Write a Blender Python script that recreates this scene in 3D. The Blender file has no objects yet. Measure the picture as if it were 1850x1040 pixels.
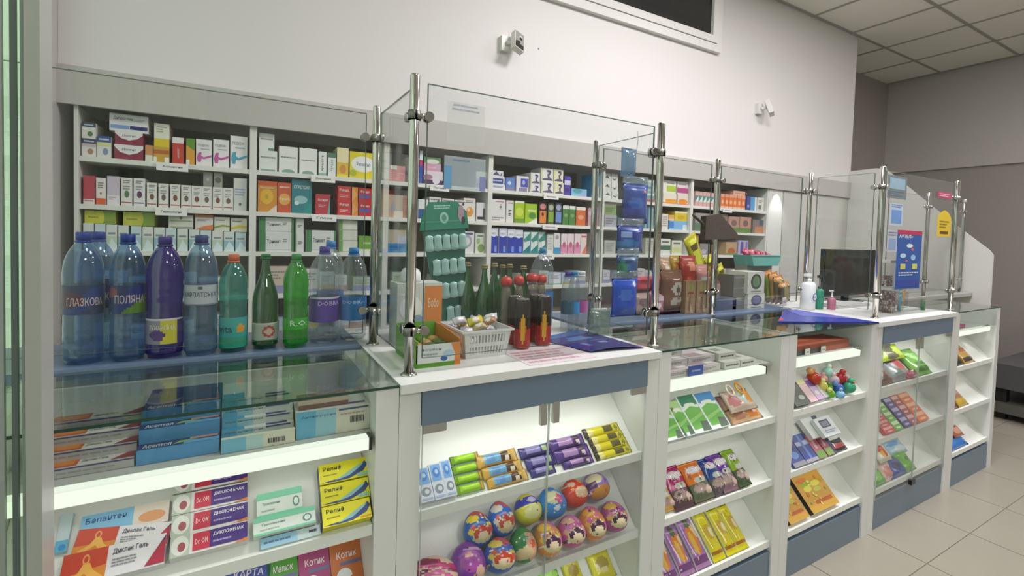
import bpy, math, random
from mathutils import Vector, Matrix
random.seed(7)
S = bpy.context.scene
COL = S.collection
# ------------------------------------------------------------------ camera
FPX, CXP, CYP, HC = 868.995, 934.969, 454.449, 1.4
RM = ((0.86826656, -0.49521654, 0.02955943),
      (0.00840508, -0.04489094, -0.99895653),
      (0.49602675, 0.867609, -0.03481497))        # world -> right / down / forward
cam = bpy.data.objects.new('camera', bpy.data.cameras.new('camera'))
COL.objects.link(cam); S.camera = cam
m = Matrix.Identity(4)
for i in range(3):
    m[i][0] = RM[0][i]; m[i][1] = -RM[1][i]; m[i][2] = -RM[2][i]
m[2][3] = HC
cam.matrix_world = m
cam.data.sensor_width = 36; cam.data.lens = FPX * 36 / 1850
cam.data.shift_x = -(CXP - 925) / 1850; cam.data.shift_y = -(520 - CYP) / 1850
cam.data.clip_start = 0.02
# ------------------------------------------------------------------ world, exposure, lamps of the room
w = bpy.data.worlds.new('world'); S.world = w; w.use_nodes = True
w.node_tree.nodes['Background'].inputs[0].default_value = (0.96, 1.0, 0.92, 1)
w.node_tree.nodes['Background'].inputs[1].default_value = 1.1
S.view_settings.view_transform = 'Standard'; S.view_settings.look = 'None'
S.view_settings.exposure = 0.0; S.view_settings.gamma = 1; S.view_settings.use_curve_mapping = False
S.cycles.transparent_max_bounces = 32
CEIL = 3.41
def area(name, x, y, z, sx, sy, e, c=(1, 0.97, 1.0), rot=(0, 0, 0)):
    l = bpy.data.lights.new(name, 'AREA'); l.shape = 'RECTANGLE'; l.size = sx; l.size_y = sy; l.energy = e; l.color = c
    o = bpy.data.objects.new(name, l); COL.objects.link(o); o.location = (x, y, z); o.rotation_euler = rot
    return o
LAMPS = [(0.8, 0.5, 12), (2.15, 0.9, 53), (3.6, 0.7, 34), (1.1, -1.95, 34), (5.7, -0.6, 62)]  # last lamp is added to brighten the dark end wall, no known source there
for x, y, e in LAMPS:
    area('ceiling_lamp_light', x, y, CEIL - 0.04, 0.56, 0.56, e)
# ------------------------------------------------------------------ helpers
def P(u, v, x=None, y=None, z=None):
    a = (u - CXP) / FPX; b = (v - CYP) / FPX
    d = [RM[0][i] * a + RM[1][i] * b + RM[2][i] for i in range(3)]
    t = x / d[0] if x is not None else y / d[1] if y is not None else (z - HC) / d[2]
    return (d[0] * t, d[1] * t, HC + d[2] * t)
def lin(h):
    h = h.lstrip('#')
    if len(h) == 3: h = ''.join(c * 2 for c in h)
    r = [int(h[i:i + 2], 16) / 255 for i in (0, 2, 4)]
    return tuple(c / 12.92 if c <= 0.04045 else ((c + 0.055) / 1.055) ** 2.4 for c in r) + (1,)
MC = {}
def mat(c, rough=0.45, metal=0.0, noise=0.04, scale=40, coat=0.0):
    """plain print, paint, plastic or metal with a faint procedural unevenness"""
    k = (c, rough, metal, noise, scale, coat)
    if k in MC: return MC[k]
    m = bpy.data.materials.new('surface_' + c.strip('#')); m.use_nodes = True
    nt = m.node_tree; b = nt.nodes['Principled BSDF']
    b.inputs['Roughness'].default_value = rough; b.inputs['Metallic'].default_value = metal
    if coat: b.inputs['Coat Weight'].default_value = coat; b.inputs['Coat Roughness'].default_value = 0.08
    L = lin(c)
    n = nt.nodes.new('ShaderNodeTexNoise'); n.inputs['Scale'].default_value = scale; n.inputs['Detail'].default_value = 2
    tc = nt.nodes.new('ShaderNodeTexCoord'); nt.links.new(tc.outputs['Object'], n.inputs['Vector'])
    r = nt.nodes.new('ShaderNodeMix'); r.data_type = 'RGBA'
    r.inputs[6].default_value = tuple(x * (1 - noise) for x in L[:3]) + (1,)
    r.inputs[7].default_value = tuple(min(1, x * (1 + noise)) for x in L[:3]) + (1,)
    nt.links.new(n.outputs['Fac'], r.inputs[0]); nt.links.new(r.outputs[2], b.inputs['Base Color'])
    MC[k] = m; return m
def emit(c, s):
    k = ('e', c, s)
    if k in MC: return MC[k]
    m = bpy.data.materials.new('lamp_glow'); m.use_nodes = True; nt = m.node_tree; nt.nodes.clear()
    e = nt.nodes.new('ShaderNodeEmission'); e.inputs[0].default_value = lin(c); e.inputs[1].default_value = s
    o = nt.nodes.new('ShaderNodeOutputMaterial'); nt.links.new(e.outputs[0], o.inputs[0]); MC[k] = m; return m
def glass(tint='#ffffff', base=0.04, body=None, bodyf=0.0, rough=0.02, mx=1.0):
    """clear or tinted thin-walled glass / PET: transmits straight through, mirrors by a Schlick curve"""
    k = ('g', tint, base, body, bodyf, rough, mx)
    if k in MC: return MC[k]
    m = bpy.data.materials.new('clear_glass'); m.use_nodes = True; nt = m.node_tree; nt.nodes.clear()
    N = nt.nodes.new
    t = N('ShaderNodeBsdfTransparent'); t.inputs[0].default_value = lin(tint)
    g = N('ShaderNodeBsdfGlossy'); g.inputs['Roughness'].default_value = rough
    lw = N('ShaderNodeLayerWeight'); lw.inputs[0].default_value = 0.5
    p = N('ShaderNodeMath'); p.operation = 'POWER'; p.inputs[1].default_value = 5
    q = N('ShaderNodeMath'); q.operation = 'MULTIPLY_ADD'; q.inputs[1].default_value = (1 - base) * mx; q.inputs[2].default_value = base
    mx_ = N('ShaderNodeMixShader'); o = N('ShaderNodeOutputMaterial')
    nt.links.new(lw.outputs['Facing'], p.inputs[0]); nt.links.new(p.outputs[0], q.inputs[0]); nt.links.new(q.outputs[0], mx_.inputs[0])
    src = t.outputs[0]
    if body:
        d = N('ShaderNodeBsdfDiffuse'); d.inputs[0].default_value = lin(body)
        tr = N('ShaderNodeBsdfTranslucent'); tr.inputs[0].default_value = lin(body)
        a = N('ShaderNodeMixShader'); a.inputs[0].default_value = 0.5
        nt.links.new(d.outputs[0], a.inputs[1]); nt.links.new(tr.outputs[0], a.inputs[2])
        b = N('ShaderNodeMixShader'); b.inputs[0].default_value = bodyf
        nt.links.new(t.outputs[0], b.inputs[1]); nt.links.new(a.outputs[0], b.inputs[2]); src = b.outputs[0]
    nt.links.new(src, mx_.inputs[1]); nt.links.new(g.outputs[0], mx_.inputs[2]); nt.links.new(mx_.outputs[0], o.inputs[0])
    MC[k] = m; return m
M_ = lambda c: mat(c) if isinstance(c, str) else c
TX = {}
def text2d(s):
    if s in TX: return TX[s]
    cu = bpy.data.curves.new('t', 'FONT'); cu.body = s; cu.resolution_u = 1; cu.offset = 0.012
    o = bpy.data.objects.new('t', cu); COL.objects.link(o); bpy.context.view_layer.update()
    me = bpy.data.meshes.new_from_object(o.evaluated_get(bpy.context.evaluated_depsgraph_get()))
    vs = [(v.co.x, v.co.y) for v in me.vertices]; fs = [tuple(p.vertices) for p in me.polygons]
    x0 = min(v[0] for v in vs); x1 = max(v[0] for v in vs); y0 = min(v[1] for v in vs); y1 = max(v[1] for v in vs)
    TX[s] = ([((a - x0) / (x1 - x0), (b - y0) / (y1 - y0)) for a, b in vs], fs)
    bpy.data.objects.remove(o); bpy.data.curves.remove(cu); bpy.data.meshes.remove(me)
    return TX[s]
class MB:
    def __init__(s): s.v = []; s.f = []; s.m = []; s.mats = []; s.sm = []
    def mi(s, c):
        c = M_(c)
        if c not in s.mats: s.mats.append(c)
        return s.mats.index(c)
    def face(s, pts, c, sm=False):
        b = len(s.v); s.v += [tuple(p) for p in pts]; s.f.append(tuple(range(b, b + len(pts)))); s.m.append(s.mi(c)); s.sm.append(sm)
    def box(s, x0, x1, y0, y1, z0, z1, c, top=None, front=None, side=None):
        A = lambda x, y, z: (x, y, z)
        s.face([A(x0, y0, z0), A(x1, y0, z0), A(x1, y0, z1), A(x0, y0, z1)], front or c)
        s.face([A(x1, y1, z0), A(x0, y1, z0), A(x0, y1, z1), A(x1, y1, z1)], c)
        s.face([A(x0, y1, z0), A(x0, y0, z0), A(x0, y0, z1), A(x0, y1, z1)], side or c)
        s.face([A(x1, y0, z0), A(x1, y1, z0), A(x1, y1, z1), A(x1, y0, z1)], side or c)
        s.face([A(x0, y0, z1), A(x1, y0, z1), A(x1, y1, z1), A(x0, y1, z1)], top or c)
        s.face([A(x0, y1, z0), A(x1, y1, z0), A(x1, y0, z0), A(x0, y0, z0)], c)
    def decal(s, o, ux, uy, n, W, H, items, surf=None, e0=0.0):
        o = Vector(o); ux = Vector(ux); uy = Vector(uy); n = Vector(n)
        k = 0
        def pt(a, b, e):
            off = e + (surf(a, b) if surf else 0)
            return o + ux * (a * W) + uy * (b * H) + n * off
        for it in items:
            k += 1; e = e0 + 0.0004 + 0.00012 * k; t = it[0]
            if t == 'r':
                _, a0, b0, a1, b1, c = it; s.face([pt(a0, b0, e), pt(a1, b0, e), pt(a1, b1, e), pt(a0, b1, e)], c)
            elif t == 'e':
                _, a, b, ra, rb, c = it; s.face([pt(a + ra * math.cos(i * math.pi / 7), b + rb * math.sin(i * math.pi / 7), e) for i in range(14)], c)
            elif t == 'p': s.face([pt(a, b, e) for a, b in it[1]], it[2])
            elif t == 'l':
                _, a0, b0, a1, b1, c, nl = it; h = (b1 - b0) / nl
                for i in range(nl):
                    ww = 1.0 if i == nl - 1 else random.uniform(0.6, 1.0); bb = b0 + i * h + h * 0.25
                    a = a0; e_ = a0 + (a1 - a0) * ww
                    while a < e_ - 0.02:
                        b_ = min(e_, a + random.uniform(0.08, 0.2) * (a1 - a0)); s.face([pt(a, bb, e), pt(b_, bb, e), pt(b_, bb + h * 0.5, e), pt(a, bb + h * 0.5, e)], c); a = b_ + 0.025 * (a1 - a0)
            elif t == 't':
                _, st, a0, b0, a1, b1, c = it; vs, fs = text2d(st); base = len(s.v); mi = s.mi(c)
                s.v += [tuple(pt(a0 + x * (a1 - a0), b0 + y * (b1 - b0), e)) for x, y in vs]
                for f in fs: s.f.append(tuple(base + i for i in f)); s.m.append(mi); s.sm.append(False)
    def lathe(s, prof, c, cx=0, cy=0, n=20, cap=True, z0=0):
        """prof: list of (radius, height[, colour of the band above])"""
        b = len(s.v)
        for p in prof:
            for i in range(n):
                a = 2 * math.pi * i / n; s.v.append((cx + p[0] * math.cos(a), cy + p[0] * math.sin(a), z0 + p[1]))
        for j in range(len(prof) - 1):
            mi = s.mi(prof[j][2] if len(prof[j]) > 2 and prof[j][2] else c)
            for i in range(n):
                k = (i + 1) % n; s.f.append((b + j * n + i, b + j * n + k, b + (j + 1) * n + k, b + (j + 1) * n + i)); s.m.append(mi); s.sm.append(True)
        if cap:
            s.f.append(tuple(b + i for i in reversed(range(n)))); s.m.append(s.mi(c)); s.sm.append(False)
            q = b + (len(prof) - 1) * n; s.f.append(tuple(q + i for i in range(n))); s.m.append(s.mi(prof[-2][2] if len(prof[-2]) > 2 and prof[-2][2] else c)); s.sm.append(False)
    def tube(s, pts, r, c, n=8):
        pts = [Vector(p) for p in pts]; b = len(s.v); mi = s.mi(c)
        for i, p in enumerate(pts):
            d = (pts[min(i + 1, len(pts) - 1)] - pts[max(i - 1, 0)]).normalized()
            a = d.orthogonal().normalized() if i == 0 else (a - d * a.dot(d)).normalized()
            q = d.cross(a)
            for k in range(n):
                t = 2 * math.pi * k / n; s.v.append(tuple(p + (a * math.cos(t) + q * math.sin(t)) * r))
        for j in range(len(pts) - 1):
            for k in range(n):
                l = (k + 1) % n; s.f.append((b + j * n + k, b + j * n + l, b + (j + 1) * n + l, b + (j + 1) * n + k)); s.m.append(mi); s.sm.append(True)
        s.f.append(tuple(b + k for k in reversed(range(n)))); s.m.append(mi); s.sm.append(False)
        q = b + (len(pts) - 1) * n; s.f.append(tuple(q + k for k in range(n))); s.m.append(mi); s.sm.append(False)
    def prism(s, poly, axis, a0, a1, c):
        """poly of (p,q) in the plane normal to axis, extruded from a0 to a1; axis 'x' -> (y,z), 'y' -> (x,z), 'z' -> (x,y)"""
        f = {'x': lambda p, a: (a, p[0], p[1]), 'y': lambda p, a: (p[0], a, p[1]), 'z': lambda p, a: (p[0], p[1], a)}[axis]
        s.face([f(p, a0) for p in poly], c); s.face([f(p, a1) for p in reversed(poly)], c)
        for i in range(len(poly)):
            p, q = poly[i], poly[(i + 1) % len(poly)]; s.face([f(p, a0), f(p, a1), f(q, a1), f(q, a0)], c)
    def build(s, name, parent=None, loc=(0, 0, 0), rot=(0, 0, 0), label=None, cat=None, group=None, kind=None, bevel=0, fix=True):
        me = bpy.data.meshes.new(name); me.from_pydata(s.v, [], s.f)
        for x in s.mats: me.materials.append(x)
        me.polygons.foreach_set('material_index', s.m); me.polygons.foreach_set('use_smooth', s.sm); me.update()
        o = bpy.data.objects.new(name, me); COL.objects.link(o); o.location = loc; o.rotation_euler = rot
        if parent: o.parent = parent
        if bevel:
            b = o.modifiers.new('bevel', 'BEVEL'); b.width = bevel; b.segments = 2; b.limit_method = 'ANGLE'
        tag(o, label, cat, group, kind); return o
USED = set()
def tag(o, label=None, cat=None, group=None, kind=None):
    if label:
        if label in USED and not group: print('DUP LABEL', label)
        n = len(label.split())
        if n > 16 or n < 4: print('LABEL LENGTH', n, label)
        USED.add(label); o['label'] = label
    if cat: o['category'] = cat
    if group: o['group'] = group
    if kind: o['kind'] = kind
def thing(name, label, cat, loc=(0, 0, 0), rot=(0, 0, 0), group=None):
    o = bpy.data.objects.new(name, None); COL.objects.link(o); o.empty_display_size = 0.05
    o.location = loc; o.rotation_euler = rot; tag(o, label, cat, group); return o
def bx(name, x0, x1, y0, y1, z0, z1, c, parent=None, bevel=0, **k):
    """a board or block whose own origin sits at its lower front left corner"""
    q = MB(); q.box(0, x1 - x0, 0, y1 - y0, 0, z1 - z0, c); return q.build(name, parent, (x0, y0, z0), bevel=bevel, **k)
FR = ((0, 0, 0), (1, 0, 0), (0, 0, 1), (0, -1, 0))
ORD = ['zeroth', 'first', 'second', 'third', 'fourth', 'fifth', 'sixth', 'seventh', 'eighth', 'ninth', 'tenth', 'eleventh', 'twelfth', 'thirteenth', 'fourteenth', 'fifteenth', 'sixteenth', 'seventeenth', 'eighteenth', 'nineteenth', 'twentieth', 'twenty-first', 'twenty-second', 'twenty-third', 'twenty-fourth', 'twenty-fifth']
def carton(w, d, h, c, dec=(), top=None, side=None, topdec=(), sidedec=()):
    q = MB(); q.box(0, w, 0, d, 0, h, c, top=top, side=side)
    q.decal(*FR, w, h, dec)
    q.decal((0, 0, h), (1, 0, 0), (0, 1, 0), (0, 0, 1), w, d, topdec)
    q.decal((0, d, 0), (0, -1, 0), (0, 0, 1), (-1, 0, 0), d, h, sidedec)
    return q
def sample(dec, a, b, base):
    c = base
    for it in dec:
        t = it[0]
        if t == 'r' and it[1] <= a <= it[3] and it[2] <= b <= it[4]: c = it[5]
        elif t == 'e' and ((a - it[1]) / it[3]) ** 2 + ((b - it[2]) / it[4]) ** 2 <= 1: c = it[5]
        elif t == 'p':
            pl = it[1]; ins = False; j = len(pl) - 1
            for i in range(len(pl)):
                if (pl[i][1] > b) != (pl[j][1] > b) and a < (pl[j][0] - pl[i][0]) * (b - pl[i][1]) / (pl[j][1] - pl[i][1]) + pl[i][0]: ins = not ins
                j = i
            if ins: c = it[2]
    return c
def pouch(w, h, t, base, dec=(), nx=14, nz=18, crimp=0.07, horiz=False, wob=0.0, mats=None):
    """a filled sachet: flat crimped ends, bulged between, print painted face by face"""
    q = MB(); ph = random.random() * 9
    def bulge(a, b):
        if horiz: a, b = b, a
        e = max(0.0, min((b - crimp) / 0.16, 1, (1 - crimp - b) / 0.16)); e = math.sin(e * math.pi / 2) if e > 0 else 0
        s = max(0, 1 - abs(2 * a - 1) ** 2.6) ** 0.6
        return t * (e * s * (1 + wob * math.sin(9 * a + ph) * math.cos(7 * b + ph)) + 0.02)
    def sh(a, b):                                           # the ends pinch in a little
        if horiz: e = min(1, min(a, 1 - a) / 0.2); return a, 0.5 + (b - 0.5) * (1.04 - 0.07 * e)
        e = min(1, min(b, 1 - b) / 0.2); return 0.5 + (a - 0.5) * (1.03 - 0.06 * e), b
    idx = {}
    for side in (0, 1):
        for j in range(nz + 1):
            for i in range(nx + 1):
                a, b = i / nx, j / nz; A, B = sh(a, b)
                if side and (i in (0, nx) or j in (0, nz)): idx[1, i, j] = idx[0, i, j]; continue
                edge = i in (0, nx) or j in (0, nz)
                y = 0 if edge else (-bulge(a, b) if side == 0 else bulge(a, b) * 0.3)
                idx[side, i, j] = len(q.v); q.v.append((A * w, y, B * h))
    for j in range(nz):
        for i in range(nx):
            c = sample(dec, (i + .5) / nx, (j + .5) / nz, base)
            q.f.append((idx[0, i, j], idx[0, i + 1, j], idx[0, i + 1, j + 1], idx[0, i, j + 1])); q.m.append(q.mi(mats(c) if mats else c)); q.sm.append(True)
            q.f.append((idx[1, i, j], idx[1, i, j + 1], idx[1, i + 1, j + 1], idx[1, i + 1, j])); q.m.append(q.mi(mats(base) if mats else base)); q.sm.append(True)
    tx = [d for d in dec if d[0] == 't']
    if tx:
        q.decal((0, 0, 0), (1, 0, 0), (0, 0, 1), (0, -1, 0), w, h, tx, surf=bulge, e0=0.0006)
    return q
gloss = lambda c: mat(c, 0.22) if isinstance(c, str) else c
PI = math.pi
WHITE, OFFW, GREYB, INNER = mat('#dedcd6', 0.35, noise=0.015, scale=3), mat('#e6e6e0', 0.4, noise=0.015, scale=3), mat('#6c7d8f', 0.3, noise=0.03, scale=5), mat('#eaece6', 0.4, noise=0.01, scale=3)
CHROME = mat('#c8c6c0', 0.13, 1.0, 0.05, 8); STEEL = mat('#b4b2aa', 0.38, 0.7, 0.05, 12)
GL = glass('#fdfefe', 0.04, mx=0.7); GEDGE = mat('#2c4a40', 0.2); GTOP = glass('#ecf0ec', 0.085)

# ================================================================== the setting
def floor():
    f = MB(); f.box(0, 12.4, 0, 8.2, -0.05, -0.004, mat('#8b8678', 0.7, noise=0.08)); f = f.build('floor', None, (-3.4, -4.7, 0), kind='structure')
    t = 0.475; base = MB(); g = 0.0022
    tm = mat('#9c9688', 0.28, noise=0.07, scale=3.0)
    me = None; k = 0
    for i in range(-5, 17):
        for j in range(-5, 8):
            x0 = 2.168 + (i - 4) * t; y1 = 0.888 - (j - 3) * t
            if me is None:
                q = MB(); q.box(g, t - g, g, t - g, 0, 0.006, tm); o = q.build('tile', f, bevel=0); me = o.data
            else:
                o = bpy.data.objects.new('tile', me); COL.objects.link(o); o.parent = f
            o.location = (x0 + 3.4, y1 - t + 4.7, -0.006); k += 1
    return f
floor()
WALLC = mat('#dedad8', 0.55, noise=0.02, scale=1.5)
XE = 5.15; YW = 2.5
def wall_back():
    q = MB(); q.box(-0.645, XE, 2.82, 2.95, 0, 2.0, WALLC); q.box(-0.6195, XE, YW, 2.95, 2.0, CEIL, WALLC)
    return q.build('wall_back', kind='structure')
wall_back()
bx('wall_back_return', XE - 0.1, XE - 0.001, 2.951, 3.0, 0, CEIL, mat('#8b8986', 0.6), kind='structure')
DG = mat('#bcb6b1', 0.6, noise=0.03, scale=2); DG2 = mat('#9f9893', 0.6, noise=0.03, scale=2)
def wall_right():
    q = MB(); q.box(7.0, 7.15, -4.7, 3.5, 0, 2.3, DG2); q.box(6.97, 7.15, -4.7, 3.5, 2.3, CEIL, DG); return q.build('wall_right', kind='structure')
wall_right()
bx('wall_far_right', XE - .4, 7.0, 3.001, 3.1, 0, CEIL, DG2, kind='structure')
bx('wall_front', -3.4, 7.0, -4.75, -4.6, 0, CEIL, WALLC, kind='structure')
bx('wall_left', -0.645, -0.62, 2.42, 2.8195, 0, CEIL, mat('#c4c2bd', 0.3, noise=0.02), kind='structure')
q = MB(); q.box(-0.646, -0.64, 1.12, 2.419, 0.4, 3.0, glass('#eef8f0', 0.05)); q.build('window_3', kind='structure')
q = MB(); q.box(-0.68, -0.63, 1.12, 2.419, 0, 0.4, WALLC); q.box(-0.68, -0.63, 1.12, 2.419, 3.0, CEIL, WALLC); q.build('wall_left_apron', kind='structure')
# shop window on the left: posts and glass, daylight beyond
def window_left():
    fr = mat('#a9aaa4', 0.35, noise=0.03)
    q = MB(); q.box(-0.3035, -0.2845, 1.06, 1.118, 0, CEIL, fr)
    o = q.build('window_1', kind='structure', bevel=0.007)
    q = MB(); q.box(-0.36, -0.3305, 1.066, 1.074, 0, CEIL, mat('#9aa09c', 0.3)); q.box(-0.3215, -0.3145, 1.066, 1.074, 0, CEIL, mat('#5f6a66', 0.3)); q.box(-0.3095, -0.3040, 1.066, 1.074, 0, CEIL, mat('#8b948f', 0.3)); q.build('window_frame', o)
    q = MB(); q.box(-0.3304, -0.3216, 1.07, 1.072, 0, CEIL, glass('#f6fff4', 0.04, mx=0.3)); q.box(-0.3144, -0.3106, 1.07, 1.072, 0, CEIL, glass('#f6fff4', 0.04, mx=0.3)); q.build('window_pane', o)
    q = MB(); q.box(-0.482, -0.476, -4.6, 1.05, 0.08, 2.7, glass('#eef8f0', 0.05)); q.build('window_pane', o)
    q = MB(); q.box(-0.53, -0.44, -4.6, 1.05, 0, 0.08, fr); q.box(-0.53, -0.44, -4.6, 1.05, 2.7, CEIL, WALLC)
    for y in (-3.2, -1.6, -0.2): q.box(-0.515, -0.445, y, y + 0.05, 0.081, 2.699, fr)
    q.build('window_frame', o)
window_left()
def ceiling():
    q = MB(); q.box(-0.68, 7.1, -4.75, 3.5, CEIL + 0.012, CEIL + 0.1, mat('#6f6d66', 0.8))
    o = q.build('ceiling', kind='structure')
    cm = mat('#eceadf', 0.8, noise=0.02, scale=6); t = 0.642; me = None
    lamps = set()
    for i in range(-3, 11):
        for j in range(-1, 12):
            x0 = 4.39 - 0.642 * (i); y1 = YW - 0.02 - j * t if j >= 0 else YW - 0.02 + t
            x0 = -0.75 + 0.0 + (i + 3) * t + 0.0051
            if x0 > 6.6 or i < -2: continue
            if me is None:
                b = MB(); b.box(0.006, t - 0.006, 0.006, t - 0.006, 0, 0.012, cm); c = b.build('ceiling_tile', o); me = c.data
            else: c = bpy.data.objects.new('ceiling_tile', me); COL.objects.link(c); c.parent = o
            c.location = (x0 - 0.025, y1 - t, CEIL)
    b = MB(); gm = mat('#a3a198', 0.5)
    for i in range(15): x = -0.75 + i * t - 0.02; b.box(x - 0.012, x + 0.012, -4.7, YW + 0.6, CEIL - 0.006, CEIL + 0.006, gm)
    for j in range(-1, 12): y = YW - 0.02 - j * t; b.box(-0.7, 7.0, y - 0.012, y + 0.012, CEIL - 0.0065, CEIL + 0.0055, gm)
    b.build('ceiling_grid', o)
ceiling()
for n, (x, y, e) in enumerate(LAMPS):
    t = thing('ceiling_light', 'square ceiling light panel outside the picture, %s of five, last added to brighten end wall' % ORD[n + 1], 'lamp', (x, y, CEIL - 0.03))
    q = MB(); q.box(-0.3, 0.3, -0.3, 0.3, 0.012, 0.028, WHITE); q.build('frame', t)
    q = MB(); q.box(-0.28, 0.28, -0.28, 0.28, 0, 0.012, emit('#fffaf2', 2.5)); q.build('diffuser', t)
# transom window high in the back wall
def transom():
    x0, x1, z0 = 0.6, 3.135, 2.82; wf = mat('#e2e0db', 0.3); z1 = 3.38
    f = MB()
    for (a, b, c, d) in ((x0, x1, z0, z0 + 0.055), (x0, x0 + 0.055, z0 + 0.055, z1 - .05), (x1 - 0.055, x1, z0 + 0.055, z1 - .05), (x0, x1, z1 - 0.05, z1)): f.box(a, b, YW - 0.035, YW + 0.02, c, d, wf)
    o = f.build('window_2', kind='structure')
    f = MB(); a0, a1, c0, c1 = x0 + 0.058, x1 - 0.058, z0 + 0.058, z1 - 0.06
    for (a, b, c, d) in ((a0, a1, c0, c0 + 0.05), (a1 - 0.05, a1, c0 + .05, c1), (a0, a0 + 0.05, c0 + .05, c1)): f.box(a, b, YW - 0.045, YW, c, d, wf)
    f.build('window_frame', o)
    f = MB(); f.box(x0 + 0.1, x1 - 0.1, YW - 0.02, YW - 0.012, z0 + 0.1, z1 - 0.02, mat('#2b2b2c', 0.12)); f.build('window_pane', o)
transom()
# cornice board above the wall shelves, closed wall cupboards, end partition
bx('trim_1', -0.62, XE - 0.02, YW - 0.02, YW, 1.853, 2.0, mat('#bcb8b2', 0.4, noise=0.02), kind='structure')
def partition():
    pr = [(2.499, 0), (2.499, 2.115), (2.27, 2.12), (2.19, 2.10), (1.70, 1.615), (1.455, 1.39), (1.43, 1.35), (1.43, 0)]
    q = MB(); q.prism(pr, 'x', XE - 0.02, XE, mat('#d2d0ca', 0.4, noise=0.02)); return q.build('partition_panel', None, label='white end partition panel with a sloping top edge beyond the counter', cat='partition')
partition()
CUPC = mat('#c6c5be', 0.35, noise=0.02, scale=3)
def cupboards():
    for n, (a, b) in enumerate(((4.07, 4.58), (4.58, 5.13))):
        t = thing('wall_cupboard', ['white tall closed cupboard beside the lit upright, left of the two', 'white tall closed cupboard touching the sloping partition, right of the two'][n], 'cupboard', (a, YW, 0))
        q = MB(); q.box(0.0, b - a - 0.0005, 0.02, 0.3, 0, 1.85, CUPC); q.build('body', t)
        for z0, z1 in ((0.08, 0.95), (0.954, 1.848)):
            q = MB(); q.box(0.004, b - a - 0.0015, 0, 0.018, z0, z1, CUPC); q.build('door', t)
cupboards()
# ================================================================== wall shelving
LV = (1.66, 1.472, 1.288, 1.09, 0.90)          # top faces of the shelf boards
BAYX = (-0.575, 0.038, 0.64, 1.238, 2.07, 2.925, 3.86)
BAYN = ['leftmost wall bay', 'second wall bay', 'third wall bay', 'fourth wall bay', 'fifth wall bay', 'sixth wall bay']
BACKC = mat('#87877a', 0.6, noise=0.03, scale=3); SH = mat('#dcdcd4', 0.4, noise=0.02)
SIGN = {(0, 0): (312, 'Аллергия'), (0, 1): (310, 'Гинекология'), (1, 0): (584, 'Давление'), (1, 1): (586, 'Глаза'), (2, 0): (795, 'Печень'), (3, 0): (997, 'Витамины'), (3, 1): (994, 'Простуда'), (3, 2): (990, 'Зубы'), (5, 0): (1317, 'Желудок')}
for b in range(6):
    x0, x1 = BAYX[b], BAYX[b + 1]
    t = thing('wall_shelf_unit', 'white open wall shelf unit filled with medicine boxes, %s' % BAYN[b].replace('wall bay', 'bay from the left').replace('leftmost bay from the left', 'leftmost bay'), 'shelf', (x0, YW, 0))
    W = x1 - x0
    for a in (0.0, W - 0.014): q = MB(); q.box(a, a + 0.0138, 0, 0.3, 0, 1.853, SH); q.build('side_panel', t)
    q = MB(); q.box(0.014, W - 0.014, 0.285, 0.3, 0, 1.85, BACKC); q.build('back_panel', t)
    for k, z in enumerate(LV):
        q = MB(); q.box(0.014, W - 0.014, 0.004, 0.285, z - 0.02, z, SH); sh = q.build('shelf', t)
        if (b, k) in SIGN:
            u, st = SIGN[b, k]; xs = P(u, 300 if k == 0 else 380, y=YW)[0] - x0
            q = MB(); q.box(xs - 0.055, xs + 0.055, -0.006, -0.003, z - 0.034, z - 0.002, mat('#e9e7e4', 0.2)); q.decal((xs - 0.055, -0.006, z - 0.034), (1, 0, 0), (0, 0, 1), (0, -1, 0), 0.11, 0.032, [('t', st, .18, .35, .82, .68, '#55565a')]); q.build('shelf_label', sh)
    q = MB(); q.box(0.014, W - 0.014, 0.02, 0.285, 0, 0.08, SH); q.build('plinth', t)
bx('upright_panel', 3.865, 4.06, YW, YW + 0.3, 0, 1.852, mat('#dcdcd6', 0.3), label='white upright panel lit from above between shelves and closed cupboards', cat='panel')
spot = bpy.data.lights.new('downlight', 'SPOT'); spot.energy = 3; spot.spot_size = 1.2; spot.shadow_soft_size = 0.02
so = bpy.data.objects.new('downlight', spot); COL.objects.link(so); so.location = (3.97, YW - 0.05, 1.84); so.rotation_euler = (0.25, 0, 0)
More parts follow.
